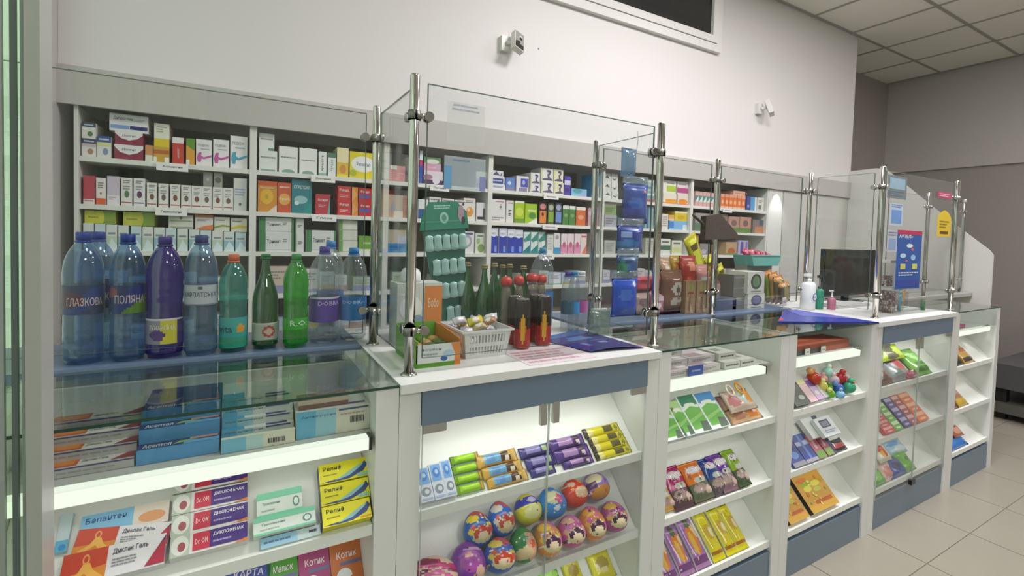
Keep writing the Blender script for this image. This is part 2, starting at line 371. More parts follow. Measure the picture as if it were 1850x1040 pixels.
# ================================================================== counter units
YF = 1.122; ZC = 1.035; LIP = (0.70, 0.443, 0.19); ANG = math.radians(45)
EDGE = (-0.44, 0.328, 1.19, 1.915, 2.63, 3.53, 4.21)
CN = ['glass topped display counter at the far left, under the big water bottles', 'blue banded pay desk nearest the camera, showing candy bars and wrapped eggs', 'glass topped display counter just right of the nearest pay desk', 'glass topped display counter left of the far pay desk', 'blue banded pay desk at the far end, jar dispenser on it', 'last glass topped display counter beside the open floor']
BW = mat('#dfdfdc', 0.33, noise=0.012, scale=3)
def led(x0, x1, y, z, e, rot=(0, 0, 0)):
    o = area('shelf_led', (x0 + x1) / 2, y, z, x1 - x0, 0.02, e, (1.0, 1.0, 0.93), rot)
    o.data.spread = 2.6; return o
def counter(n):
    x0, x1 = EDGE[n], EDGE[n + 1]; W = x1 - x0; desk = n in (1, 4); s = 0.055
    t = thing('pay_desk' if desk else 'display_counter', CN[n], 'counter', (x0, YF, 0))
    D = 0.62 if desk else 0.41
    for a in (0.0, W - s):
        q = MB(); q.box(a + 0.0006, a + s - 0.0006, 0, D, 0, ZC - (0.024 if desk else 0.007), BW); q.build('side_panel', t, bevel=0.0015)
    q = MB(); q.box(s, W - s, 0.006, 0.024, 0.0, 0.152, GREYB); q.build('base_panel', t, bevel=0.001)
    q = MB(); q.box(s, W - s, 0.375, 0.39, 0.0, ZC - 0.03, INNER); q.build('back_panel', t)
    for k, z in enumerate(LIP):
        L = 0.335; q = MB()
        q.prism([(0.02, z - 0.016), (0.02 + L * math.cos(ANG), z - 0.016 + L * math.sin(ANG) * (0.70 if k == 0 else 0.74)), (0.02 + L * math.cos(ANG), z + L * math.sin(ANG) * (0.70 if k == 0 else 0.74)), (0.02, z)], 'x', s + 0.0005, W - s - 0.0005, INNER) if False else q.prism([(0.02, z - 0.018), (0.245, z + 0.207), (0.245, z + 0.225), (0.02, z)], 'x', s + 0.0005, W - s - 0.0005, INNER)
        sh = q.build('sloping_shelf', t)
        q = MB(); q.box(s + 0.0006, W - s - 0.0006, 0.008, 0.02, z - 0.02, z + 0.006, INNER); q.build('shelf_lip', sh)
        if k: led(x0 + s + 0.03, x1 - s - 0.05, YF + 0.05, z + (LIP[k - 1] - z) - 0.022, 0.17 * W, (0.5, 0, 0))
    if desk:
        q = MB(); q.box(0.0008, W - 0.0008, -0.01, 0.67, ZC - 0.022, ZC, BW); q.build('desk_top', t, bevel=0.002)
        q = MB(); q.box(s + 0.001, W - s - 0.001, -0.006, 0.012, 0.926, ZC - 0.0235, GREYB); q.build('blue_band', t, bevel=0.001)
        led(x0 + s + 0.03, x1 - s - 0.03, YF + 0.03, 0.925, 0.6 * W, (0.35, 0, 0))
        mid = W / 2
        for a, b, hx in ((s + 0.004, mid - 0.0015, mid - 0.03), (mid + 0.0015, W - s - 0.004, mid + 0.012)):
            q = MB(); q.box(a, b, -0.004, 0.001, 0.155, 0.925, GL)
            for e in (a, b): q.box(e - 0.0008, e + 0.0008, -0.0042, 0.0012, 0.155, 0.925, glass('#eef2f0', 0.05, '#dfe6e2', 0.6))
            d = q.build('glass_door', t)
            q = MB(); q.box(hx, hx + 0.02, -0.008, 0.004, 0.868, 0.928, STEEL); q.build('handle', d, bevel=0.002)
            q = MB(); c = s + 0.035 if a < mid - 0.1 else W - s - 0.035; q.box(c - 0.03, c + 0.03, -0.006, 0.004, 0.905, 0.926, STEEL); q.build('hinge', d, bevel=0.002)
        q = MB(); q.box(mid - 0.022, mid + 0.022, -0.012, 0.004, 0.148, 0.172, mat('#4a4a48', 0.25, 0.8)); q.build('door_lock', t, bevel=0.004)
    else:
        q = MB(); q.box(s, W - s, 0.035, 0.375, 0.905, 0.917, mat('#b9bab2', 0.4, noise=0.02)); q.build('top_tray', t)
        q = MB(); q.box(s + 0.001, W - s - 0.09 if n in (2, 3, 5) else W - s - 0.014, 0.002, 0.034, 0.89, 0.917, emit('#f3fbea', 1.05)); q.build('light_strip', t)
        q = MB(); q.box(W - s - 0.0895 if n in (2, 3, 5) else W - s - 0.013, (W - s - 0.083) if n in (2, 3, 5) else W - s - 0.006, 0.002, 0.034, 0.888, 0.919, mat('#2c2c2a', 0.4)); q.build('strip_end_cap', t)
        led(x0 + s + 0.02, x1 - s - 0.03, YF + 0.03, 0.886, 0.11 * W, (0.45, 0, 0))
        q = MB(); q.box(0.001, W - 0.001, -0.004, 0.412, ZC - 0.0065, ZC, GTOP)
        q.box(0.001, W - 0.001, -0.0046, -0.0041, ZC - 0.0064, ZC - 0.0002, GEDGE)
        q.build('glass_top', t)
        q = MB(); q.box(s, W - s, 0.0, 0.0045, 0.919, ZC - 0.007, GL)
        if n == 0 or n > 4: q.build('glass_front', t)
    return t
for n in range(6): counter(n)
# staff worktop behind the glass tops
LZ = 1.042
bx('worktop', -0.62, 0.322, 1.536, 1.86, LZ - 0.026, LZ, mat('#6c7d96', 0.3, noise=0.03), label='blue grey staff worktop behind the far left counter, carrying big water bottles', cat='worktop')
bx('worktop', 1.20, 2.622, 1.536, 1.86, LZ - 0.026, LZ, mat('#6c7d96', 0.3, noise=0.03), label='blue grey staff worktop between the two pay desks, carrying snacks', cat='worktop')
bx('worktop', 3.54, 5.12, 1.536, 1.9, LZ - 0.026, LZ, mat('#a9aaa6', 0.4, noise=0.03), label='pale staff worktop behind the last display counter by the partition', cat='worktop')
for a, b, nm in ((-0.58, 0.32, 'below the water bottles'), (1.2, 2.62, 'between the pay desks'), (3.54, 5.12, 'behind the last counter')):
    bx('worktop_support', a, b, 1.80, 1.82, 0, LZ - 0.0265, BW, label='white back board carrying the staff worktop ' + nm, cat='board')
# ------------------------------------------------------------------ chrome posts and glass screens
POSTS = [(0.371, 1.19, ZC, 'chrome post at the left front corner of the nearest pay desk'), (1.228, 1.19, ZC, 'chrome post at the right front corner of the nearest pay desk'),
         (0.366, 1.562, ZC, 'chrome post at the left rear corner of the nearest pay desk'), (1.249, 1.562, ZC, 'chrome post at the right rear corner of the nearest pay desk'),
         (1.982, 1.549, LZ, 'chrome post standing between the snacks, midway between the pay desks'), (2.735, 1.53, ZC, 'chrome post behind the white pump bottle, left of the monitor'),
         (2.755, 1.19, ZC, 'chrome post in front of the monitor edge, beside the jar dispenser'), (3.645, 1.19, ZC, 'chrome post at the right front corner of the far pay desk'),
         (4.30, 1.56, LZ, 'thin looking chrome post rising left of the yellow sticker'), (5.06, 1.60, LZ, 'chrome post farthest right, before the sloping white partition')]
CL = {0: [('x', 1), ('y', 1)], 1: [('x', -1), ('y', 1)], 2: [('x', -1), ('y', -1)], 3: [('x', 1), ('y', -1)], 4: [('x', -1), ('x', 1)], 5: [('x', -1), ('x', 1)], 6: [('x', 1), ('y', 1)], 7: [('x', -1), ('x', -1)], 8: [('x', 1), ('x', -1)], 9: [('x', -1), ('x', -1)]}
for i, (x, y, z, lb) in enumerate(POSTS):
    t = thing('chrome_post', lb, 'post', (x, y, z)); H = 1.793 - z
    q = MB(); q.lathe([(0.0125, 0), (0.0125, H - 0.003), (0.0105, H)], CHROME, n=20); q.build('pole', t)
    q = MB(); q.lathe([(0.021, 0), (0.021, 0.003), (0.016, 0.006)], CHROME, n=20); q.build('foot', t)
    for zc in (1.692 - z, 1.147 - z):
        for ax, sg in dict.fromkeys(CL[i]):
            q = MB(); q.lathe([(0.0165, -0.011), (0.0165, 0.011)], STEEL, n=18)
            dx, dy = (sg, 0) if ax == 'x' else (0, sg)
            p0 = Vector((dx, dy, 0))
            q.tube([p0 * 0.012, p0 * 0.034], 0.007, CHROME, 10)
            sd = Vector((-dy, dx, 0))
            c = p0 * 0.036
            q.tube([c - sd * 0.012, c - sd * 0.0035], 0.0125, CHROME, 14); q.tube([c + sd * 0.0035, c + sd * 0.012], 0.0125, CHROME, 14)
            q.build('clamp', t, (0, 0, zc))
def pane(x0, x1, y0, y1, z0, z1, label):
    q = MB(); W = x1 - x0; D = y1 - y0; q.box(0, W, 0, D, 0, z1 - z0, GL)
    e = glass('#c4d0ca', 0.06, '#8a9892', 0.55); h = z1 - z0; r = 0.0009
    o = q.build('glass_screen', None, (x0, y0, z0), label=label, cat='glass screen')
    q = MB(); q.box(0, W, -0.0002, D + 0.0002, h, h + 0.0016, e)
    if W > D:
        for a in (0, W): q.box(a - r, a + r, -0.0002, D + 0.0002, 0, h, e)
    else:
        for a in (0, D): q.box(-0.0002, W + 0.0002, a - r, a + r, 0, h, e)
    q.box(0, W, 0, D, -0.0008, 0, e)
    q.build('polished_edge', o)
G0, G1, T = 1.075, 1.763, 0.0055
pane(0.405, 1.194, 1.187, 1.187 + T, G0, 1.775, 'clear glass screen across the front of the nearest pay desk')
pane(0.3685, 0.3685 + T, 1.224, 1.528, G0, G1, 'clear glass screen on the left side of the nearest pay desk')
pane(1.2255, 1.2255 + T, 1.224, 1.528, G0, G1, 'clear glass screen on the right side of the nearest pay desk')
pane(-0.60, 0.332, 1.5525, 1.558, G0, G1, 'clear glass screen in front of the big water bottles')
pane(1.283, 1.948, 1.5525, 1.558, G0, G1, 'clear glass screen before the snacks, left of the middle post')
pane(2.016, 2.70, 1.5525, 1.558, G0, G1, 'clear glass screen before the snacks, right of the middle post')
pane(2.7525, 2.7525 + T, 1.224, 1.50, G0, G1, 'clear glass screen on the left side of the far pay desk')
pane(2.79, 3.61, 1.187, 1.187 + T, G0, 1.775, 'clear glass screen across the front of the far pay desk')
pane(3.70, 4.265, 1.5525, 1.558, G0, G1, 'clear glass screen behind the last display counter')
pane(4.335, 5.025, 1.5775, 1.583, G0, G1, 'clear glass screen nearest the sloping white partition')
# papers fixed to the glass (codes left out)
def sheet(name, x0, x1, z0, z1, y, c, dec, label, cat='notice'):
    q = MB(); q.box(0, x1 - x0, 0, 0.0006, 0, z1 - z0, c); q.decal(*FR, x1 - x0, z1 - z0, dec); return q.build(name, None, (x0, y, z0), label=label, cat=cat)
YG = 1.1858
pa = P(812, 182, y=YG); pb = P(872, 268, y=YG)
PAP = mat('#d9dcdc', 0.3)
sheet('paper_notice', pa[0] - .004, pb[0] + .004, pb[2] + .002, pa[2], YG, glass('#ffffff', 0.04, '#ffffff', 0.22), [('t', 'ДЛЯ МЕДИЧНИХ', .14, .90, .80, .95, '#3a6a9c'), ('t', 'ПРЕДСТАВНИКІВ', .12, .80, .84, .85, '#3a6a9c')], 'pale paper notice with two blue lines, upper one on the near screen')
pa = P(803, 280, y=YG); pb = P(876, 346, y=YG)
sheet('paper_notice', pa[0], pb[0], pb[2], pa[2], YG, glass('#ffffff', 0.04, '#e6f2fa', 0.4), [('r', 0, 0, .18, .7, '#6fa3cf'), ('r', .86, 0, 1, .45, '#8f93c4'), ('t', 'ОБЛІКОВИЙ', .2, .86, .6, .93, '#4b6d9c')], 'pale blue edged card notice, lower one on the near screen')
a = P(1622, 415, y=YG); b = P(1660, 520, y=YG)
q = MB(); WW = b[0] - a[0]; HH = a[2] - b[2]
q.box(0, WW, 0, 0.001, 0, HH, '#2a5aa6'); q.decal(*FR, WW, HH, [('r', 0, .93, 1, 1, '#c02a58'), ('t', 'АРТЕЛЬ', .06, .87, .62, .925, '#f3eef2'), ('e', .5, .74, .13, .035, '#dfe8f2'), ('e', .62, .68, .07, .025, '#d35a7a'), ('e', .25, .57, .12, .04, '#bcd4ee'), ('e', .66, .54, .10, .05, '#9fc0ea'), ('e', .4, .48, .06, .02, '#d35a7a'), ('r', .16, .34, .36, .43, '#d5d06a'), ('r', .62, .34, .84, .43, '#d5d06a'), ('l', .1, .22, .9, .3, '#c7d4ee', 2), ('r', .06, .04, .94, .15, '#3347a0')])
q.build('poster', None, (a[0], YG - .001, b[2]), label='tall blue poster with a red top strip on the far screen', cat='poster')
a = P(1695, 378, y=YG); b = P(1716, 428, y=YG); WW = b[0] - a[0]; HH = a[2] - b[2]
q = MB(); q.prism([(0, 0), (WW, 0), (WW, .72 * HH), (.8 * WW, .9 * HH), (.5 * WW, HH), (.2 * WW, .9 * HH), (0, .72 * HH)], 'y', 0.0006, 0, '#e3c11e')
q.decal((0, 0, 0), (1, 0, 0), (0, 0, 1), (0, -1, 0), WW, HH, [('l', .15, .3, .85, .62, '#8a7a2c', 3), ('r', .2, .1, .8, .2, '#6a3b20')])
q.build('sticker', None, (a[0], YG - .001, b[2]), label='yellow arched sticker on the right end of the far screen', cat='sticker')
a = P(1695, 345, y=YG); b = P(1719, 360, y=YG)
sheet('sticker', a[0], b[0], b[2], a[2], YG - .0002, '#c2416a', [('l', .12, .2, .88, .8, '#e9c3ce', 2)], 'small pink sticker above the yellow arched sticker', 'sticker')
a = P(1605, 315, y=YG); b = P(1637, 361, y=YG)
sheet('paper_notice', a[0], b[0], b[2], a[2], YG, glass('#cfd6d8', 0.05, '#a8b6bd', 0.5), [('r', .1, .42, .9, .9, '#93b0c4'), ('l', .1, .08, .9, .35, '#5f6f80', 3)], 'grey blue paper notice at the top of the far screen')
a = P(1609, 366, y=YG); b = P(1630, 408, y=YG)
sheet('paper_notice', a[0], b[0], b[2], a[2], YG, '#b9c9dc', [('l', .1, .8, .9, .97, '#5a7fc0', 2), ('r', .12, .1, .88, .7, '#6f96d2')], 'small blue and white paper notice above the blue poster')
a = P(1604, 415, y=YG); b = P(1620, 455, y=YG)
sheet('paper_notice', a[0], b[0], b[2], a[2], YG, '#bcc3cc', [('r', .15, .1, .85, .62, '#8ea6cf'), ('l', .1, .72, .9, .95, '#8e7aa0', 2)], 'small pale paper notice left of the blue poster')
# ------------------------------------------------------------------ security cameras on the wall
def seccam(u, v, lb, s=1.0, rz=0.4):
    p = P(u, v, y=YW)
    t = thing('security_camera', lb, 'camera', (p[0], YW, p[2]))
    q = MB(); q.box(-0.028 * s, 0.03 * s, -0.03, 0, -0.04 * s, 0.045 * s, WHITE); q.build('wall_mount', t, bevel=0.006)
    q = MB(); q.tube([(0.0, -0.03, 0.0), (0.045 * s, -0.06, 0.012)], 0.012 * s, WHITE); q.build('arm', t)
    q = MB(); W, H, D = 0.07 * s, 0.125 * s, 0.035 * s
    q.box(-W / 2, W / 2, 0, D, -H / 2, H / 2, WHITE); q.decal((-W / 2, 0, -H / 2), (1, 0, 0), (0, 0, 1), (0, -1, 0), W, H, [('r', .06, .04, .94, .97, '#9a9894'), ('r', .06, .04, .94, .3, '#26221e'), ('e', .3, .33, .22, .1, '#26221e'), ('e', .62, .72, .17, .1, '#d8d8d4'), ('e', .62, .64, .15, .085, '#141210'), ('e', .5, .4, .08, .05, '#262320')])
    q.build('camera_head', t, (0.055 * s, -0.09, 0.01), (-0.35, 0.3, rz))
seccam(910, 82, 'white security camera on the wall, the nearer of the two', 1.0, 0.15)
seccam(1368, 198, 'white security camera on the wall, the farther right one', 1.0, 0.5)
q = MB(); q.lathe([(0.006, 0), (0.004, 0.004)], '#8a8684', n=8); p = P(973, 88, y=YW); q.build('wall_screw', None, (p[0], YW, p[2]), (PI / 2, 0, 0), label='tiny grey screw in the wall right of the nearer security camera', cat='screw')
# ------------------------------------------------------------------ low dark bench beyond the counter
def bench():
    t = thing('low_bench', 'dark grey low bench with a lower board, beyond the counter end', 'bench', (5.42, 0.25, 0)); c = mat('#504e50', 0.5)
    q = MB(); q.box(0, 1.3, 0, 1.25, 0.26, 0.46, c); q.build('seat', t, bevel=0.015)
    q = MB(); q.box(0, 1.3, 0, 1.25, 0.06, 0.14, mat('#585652', 0.5)); q.build('lower_board', t, bevel=0.01)
    q = MB(); q.box(0.9, 1.3, 0, 1.25, 0.46, 0.76, mat('#3d3c40', 0.6)); q.build('backrest', t, bevel=0.03)
    for a, b in ((0.05, 0.03), (0.05, 1.14), (1.15, 0.03), (1.15, 1.14)):
        q = MB(); q.box(a, a + 0.08, b, b + 0.08, 0, 0.26, mat('#1f1e1e', 0.5)); q.build('leg', t)
bench()
# ================================================================== medicine packs on the wall shelves
DK = '#4a4a4c'
def T_dot(c='#5a4a50', line='#a8484c'): return [('l', .2, .8, .8, .93, '#77777a', 2), ('e', .52, .42, .22, .13, c), ('r', .05, .1, .95, .14, line), ('l', .2, .56, .8, .74, '#9a9a9c', 2)]
def T_rib(c): return [('t', 'ГЕДЕОН', .12, .72, .8, .82, '#6a6a70'), ('l', .3, .6, .85, .68, '#a8a8b0', 1), ('p', [(.05, .3), (.15, .5), (.35, .52), (.32, .38), (.5, .34), (.98, .44), (.98, .36), (.5, .26), (.34, .28), (.3, .14), (.12, .14)], c)]
def T_band(top, c2, dot=None): return [('r', 0, .72, 1, 1, top), ('r', 0, .55, 1, .72, c2), ('l', .15, .78, .85, .93, '#c8d0e0', 1)] + ([('e', .6, .3, .2, .16, dot)] if dot else [])
def T_text(st, c, band=None, bc=None): return [('t', st, .12, .55, .85, .75, c), ('l', .12, .3, .7, .48, '#a0a0a4', 2)] + ([('r', 0, 0, 1, band, bc)] if band else [])
def T_two(c1, c2): return [('r', 0, 0, 1, .45, c1), ('r', 0, .45, 1, .55, c2), ('l', .15, .62, .85, .9, '#6c6c70', 3), ('e', .5, .22, .25, .14, c2)]
def T_lines(c=DK): return [('l', .12, .18, .88, .86, c, 5)]
def T_tri(): return [('r', 0, 0, .18, 1, '#3f7f4c'), ('t', 'Тримет', .22, .4, .62, .64, '#3a4a44'), ('l', .68, .5, .82, .7, '#76867c', 2), ('r', .2, .08, 1, .12, '#b8c0c8'), ('r', .93, 0, 1, 1, '#4a7f52')]
def T_swo(): return [('p', [(.1, .2), (.55, .3), (.5, .55), (.75, .8), (.85, .75), (.68, .45), (.75, .3), (.95, .2), (.95, .1), (.1, .1)], '#5d5670'), ('e', .62, .8, .18, .09, '#38376e'), ('r', 0, 0, .12, 1, '#cfd29a')]
def T_flow(c): return [('e', .5, .4, .3, .22, c), ('e', .42, .5, .1, .08, '#e9c9a0'), ('l', .15, .78, .85, .92, '#6a6a6a', 2)]
def T_wave(c, d='#dfe8e6'): return [('p', [(0, .45), (.35, .6), (.7, .5), (1, .72), (1, .55), (.7, .38), (.35, .45), (0, .3)], d), ('e', .35, .72, .2, .1, c), ('l', .15, .1, .85, .26, d, 2)]
# (bay, level, place words) -> rows of (u0, u1, v_top, v_bottom or None, noun, description, base, decals, side)
W = '#dddbd6'
ROWS = {
(0, 0): [
 (147, 174, 250, None, 'white box with navy top band and tan print', W, T_band('#2f3c5c', '#c9b6b4', '#a5825a')),
 (147, 173, 221, 249, 'white box with navy top and green leaf, stacked', W, T_band('#33465e', '#dfe2da', '#4f7a44')),
 (175, 201, 246, None, 'white box with blue top band', W, T_band('#2f4a8c', '#d6d89a', '#7f8fb0')),
 (206, 259, 262, None, 'maroon and white swoosh box, lower of pair', '#8c2f48', [('p', [(0, .85), (.2, .5), (.5, .35), (.8, .5), (1, .8), (1, 1), (0, 1)], '#e2e0e0'), ('t', 'Долгит', .25, .6, .75, .78, '#5a5a68')]),
 (207, 258, 238, 261, 'maroon and white swoosh box, upper of pair', '#8c2f48', [('p', [(0, .85), (.2, .5), (.5, .35), (.8, .5), (1, .8), (1, 1), (0, 1)], '#e2e0e0'), ('t', 'Долгит', .25, .6, .75, .78, '#5a5a68')]),
 (197, 268, 207, 237, 'wide white box with blue and violet stripe on stack', '#e4e4e2', [('t', 'Дипроспан', .1, .62, .6, .85, '#5a6a8c'), ('l', .62, .62, .92, .78, '#8a98ac', 2), ('r', .03, .14, .5, .36, '#7e9fd6'), ('r', .52, .14, .98, .36, '#35307a')]),
 (262, 276, 262, None, 'small orange box with white foot', '#c98a52', [('r', 0, 0, 1, .4, '#dcd8c8')]),
 (277, 306, 265, None, 'wide gold box with red title strip', '#c79b34', [('r', 0, .55, 1, .8, '#b4601f'), ('r', .0, 0, .2, .35, '#e6e2d8'), ('r', .7, 0, 1, .35, '#e6e2d8')]),
 (278, 306, 223, 264, 'tall white box with yellow lower part', '#e2e1cf', [('r', 0, 0, 1, .35, '#dcc21e'), ('l', .15, .6, .85, .9, '#a0a094', 3)]),
 (311, 332, 248, None, 'red tube box with white cap', '#c2392c', [('r', .0, .78, 1, 1, '#e4e0de'), ('t', 'Финал', .45, .2, .6, .7, '#e8d8d4')]),
 (336, 352, 250, None, 'orange box with green top corner', '#d99a34', [('p', [(0, .75), (1, .55), (1, 1), (0, 1)], '#5f8f34'), ('r', 0, 0, .4, .2, '#e4e0d4')]),
 (354, 383, 252, None, 'white box with magenta ribbon figure, left', '#e4e2e2', T_rib('#c25a9c')),
 (385, 414, 252, None, 'white box with magenta ribbon figure, right', '#e4e2e2', T_rib('#c2529a')),
 (416, 447, 246, None, 'white box with cyan ribbon figure', '#e4e2e2', T_rib('#4aa2bc'))],
(0, 1): [
 (150, 171, 317, None, 'crimson box with white foot', '#b83a4c', [('r', 0, 0, 1, .18, '#ded4d0'), ('l', .1, .08, .9, .16, '#a04050', 1)]),
 (173, 191, 321, None, 'white box with orange foot', '#e0dcd8', [('r', 0, 0, 1, .24, '#d8582c'), ('l', .2, .6, .8, .85, '#8a7f80', 3), ('e', .5, .42, .1, .05, '#b05a54')]),
 (193, 216, 318, None, 'pale lilac box', '#c9bccb', [('r', 0, 0, 1, .35, '#ded8dc'), ('l', .15, .18, .7, .3, '#9a86a2', 2)]),
 (218, 239, 321, None, 'white box with red and green dot', '#dedbd6', T_dot('#5f7a56', '#b05a5c')),
 (241, 262, 322, None, 'white box with large plum dot', '#e0dddc', T_dot('#5f3a5a', '#6a6a70'))] +
 [(a, a + 18.5, 330 + .07 * (a - 265), None, 'small white box with round dark seed print', '#dfdcd6', T_dot('#6a5a50' if i % 2 else '#7a4a3c', '#a8484c')) for i, a in enumerate((265, 286, 307, 327, 346, 364, 384, 403))] +
 [(422, 446, 322, None, 'grey white box with pale blue lines', '#cfcfcc', [('l', .1, .45, .9, .7, '#8f9cc2', 3), ('e', .5, .2, .1, .05, '#5a5a58')]),
 (367, 384, 305, 333, 'grey box laid over the white ones, left', '#8d8c84', [('e', .5, .5, .15, .12, '#b0aea4')]),
 (386, 402, 308, 335, 'grey box laid over the white ones, right', '#96958c', [('e', .5, .5, .4, .2, '#5c5b54')])],
(0, 2): [
 (x, x + 19.5, 403 + .06 * (x - 150), None, 'small white and blue dropper box', ['#cfd6d4', '#c2d2d6', '#d6d8d2'][i % 3], [('r', 0, 0, 1, .55, ['#8fb4c4', '#a5c2cc', '#b9c9b4'][i % 3]), ('r', .15, .62, .85, .7, '#7d8a90'), ('p', [(0, 0), (.5, .5), (1, .2), (1, 0)], '#cfdfe2')]) for i, x in enumerate((150, 171, 192, 213, 236, 257, 278, 299, 320, 341, 362, 383, 404, 425))] + [
 (152, 208, 374, 402.5, 'wide yellow and green box over droppers, left', '#c3c32a', [('r', .6, 0, 1, 1, '#7f9a34'), ('t', 'Флюколд', .12, .4, .5, .58, '#6f7a30'), ('e', .55, .5, .1, .5, '#c9c832')]),
 (222, 279, 378, 406, 'wide yellow and green box over droppers, right', '#bdbd4e', [('r', .6, 0, 1, 1, '#7f9a34'), ('t', 'Фармацитрон', .1, .4, .5, .56, '#7a8440'), ('e', .55, .5, .1, .5, '#bdbd4e')]),
 (304, 349, 402, 415, 'flat white box with green stripes, lower', '#cfcfc2', [('r', .05, .15, .95, .3, '#8ea27c')]),
 (304, 349, 388, 401, 'flat white box with green stripes, upper', '#cfcfc2', [('r', .05, .15, .95, .3, '#8ea27c'), ('e', .5, .6, .06, .2, '#6f7a68')]),
 (352, 385, 384, 419, 'white box with orange swoosh and lid', '#d6d0c8', [('r', 0, .82, 1, 1, '#bd7442'), ('p', [(0, 0), (1, 0), (1, .35), (.5, .25)], '#d87a3a'), ('l', .1, .55, .8, .7, '#8a6f8c', 2)]),
 (387, 415, 392, 421, 'white box with green brush stroke', '#d3d2c4', [('p', [(0, .3), (.5, .45), (1, .4), (1, .3), (.5, .32), (0, .18)], '#7f9c34'), ('l', .1, .7, .7, .85, '#6f6f6a', 1)]),
 (417, 446, 394, 423, 'white box with yellow brush stroke', '#d3d0c0', [('p', [(0, .3), (.5, .5), (1, .45), (1, .25), (.5, .28), (0, .15)], '#cdb83a'), ('l', .1, .7, .7, .85, '#6f6f6a', 1)])],
(1, 0): [
 (468, 501, 272, None, 'white soft tissue style pack, lower', '#dfe2dc', [('l', .1, .6, .9, .75, '#8f9490', 1), ('r', .1, 0, .9, .1, '#7fa48f')]),
 (468, 496, 241, 270, 'white soft tissue style pack, upper', '#e2e4de', [('l', .1, .6, .9, .75, '#8f9490', 1), ('r', .6, 0, 1, .16, '#5f9478')]),
 (504, 538, 265, None, 'large white pack with grey title', '#e2e3dd', [('l', .1, .55, .9, .64, '#7c8080', 1), ('e', .5, 0.04, .35, .1, '#7fa090')]),
 (541, 573, 268, None, 'large white pack with green foot', '#e2e3dd', [('l', .1, .5, .9, .58, '#7c8080', 1), ('e', .5, 0.04, .35, .1, '#7fa090')]),
 (576, 590, 274, None, 'narrow white box with upright title', '#dfe2dd', [('l', .35, .2, .65, .85, '#4a5050', 9), ('r', 0, 0, 1, .12, '#8fb59c')]),
 (593, 607, 276, None, 'narrow white box with green lid', '#dfe2dd', [('l', .35, .2, .65, .7, '#5a7070', 6), ('r', 0, .8, 1, 1, '#3f7a5c')]),
 (609, 630, 267, None, 'upright box fading white to orange', '#e3d9a8', [('r', 0, 0, 1, .5, '#dcb63c'), ('e', .5, .28, .3, .15, '#cf8a3a'), ('r', 0, 0, 1, .1, '#e3d23a')]),
 (632, 676, 275, None, 'wide yellow box with white oval title', '#dccb2c', [('e', .55, .55, .5, .3, '#e8e8e0'), ('t', 'Релаксил', .28, .48, .85, .62, '#4a5a8c'), ('e', .14, .2, .14, .12, '#a9b42a')])],
(1, 1): [
 (466, 501, 327, None, 'amber sunburst box', '#cf8a2c', [('r', 0, .86, 1, 1, '#c4562c'), ('e', .45, .5, .35, .25, '#dfae2e'), ('e', .45, .5, .1, .08, '#b9a02a'), ('p', [(.5, 0), (1, 0), (1, .25)], '#dcc9b8'), ('t', 'Лоротритин', .1, .74, .85, .82, '#e9d9c0')]),
 (502, 526, 330, None, 'orange red box beside the sunburst one', '#c4542c', [('e', .5, .45, .45, .2, '#dda04a'), ('t', 'Грип', .15, .4, .85, .5, '#efe0d0'), ('l', .1, .8, .9, .9, '#e4c4b4', 1)]),
 (527, 564, 324, None, 'teal box with white script', '#1f7880', [('t', 'СТРЕПСИЛ', .1, .72, .9, .82, '#d8e4e4'), ('e', .45, .4, .33, .12, '#8fbcbc'), ('e', .25, .3, .12, .06, '#d0dcdc'), ('r', .6, 0, 1, .3, '#1a8a86')]),
 (570, 597, 351, None, 'small crimson box, single', '#b52d3c', [('t', 'Аспирин', .15, .62, .85, .8, '#ead0d0'), ('l', .2, .35, .7, .5, '#e0b8b8', 2), ('p', [(.8, 0), (1, 0), (1, 1)], '#5fa394')]),
 (610, 634, 362, None, 'red box with orange side, lower left', '#c22f30', [('t', 'Финал', .12, .62, .85, .85, '#ecd6d0'), ('l', .15, .2, .8, .42, '#e6b8b0', 2)]),
 (610, 634, 336, 361, 'red box with orange side, upper left', '#c22f30', [('t', 'Финал', .12, .62, .85, .85, '#ecd6d0'), ('l', .15, .2, .8, .42, '#e6b8b0', 2)]),
 (636, 647, 365, None, 'narrow orange box, lower', '#d98a3c', [('p', [(0, 0), (1, .5), (0, 1)], '#dfa060')]),
 (636, 647, 338, 364, 'narrow orange box, upper', '#d98a3c', [('p', [(0, 0), (1, .5), (0, 1)], '#dfa060')]),
 (649, 672, 366, None, 'red and blue box, lower right', '#b82b38', [('r', 0, .3, .85, .55, '#5a5aa0'), ('t', 'Финал', .1, .66, .8, .86, '#ecd6d0')]),
 (649, 672, 340, 365, 'red and blue box, upper right', '#b82b38', [('r', 0, .3, .85, .55, '#5a5aa0'), ('t', 'Финал', .1, .66, .8, .86, '#ecd6d0')])],
(1, 2): [
 (468, 531, 420, None, 'wide white box with green left band, lower left', '#d6d8d4', T_tri()),
 (468, 531, 391, 419, 'wide white box with green left band, upper left', '#d6d8d4', T_tri()),
 (533, 549, 422, None, 'white box end with green edge, lower', '#d3d6d2', [('r', 0, 0, .16, 1, '#4a7f52'), ('l', .3, .4, .8, .6, '#5a6a60', 2)]),
 (533, 549, 392, 421, 'white box end with green edge, upper', '#d3d6d2', [('r', 0, 0, .16, 1, '#4a7f52'), ('l', .3, .4, .8, .6, '#5a6a60', 2)]),
 (553, 607, 416, None, 'single wide white box with green left band', '#d3d5ce', T_tri()),
 (613, 646, 435, None, 'white carton end, lowest of three', '#cdd0c4', [('r', 0, 0, .18, 1, '#6a9a4c'), ('r', 0, .02, 1, .08, '#9aa094')]),
 (613, 646, 416, 434.5, 'white carton end, middle of three', '#cdd0c4', [('r', 0, 0, .18, 1, '#6a9a4c'), ('r', 0, .02, 1, .08, '#9aa094')]),
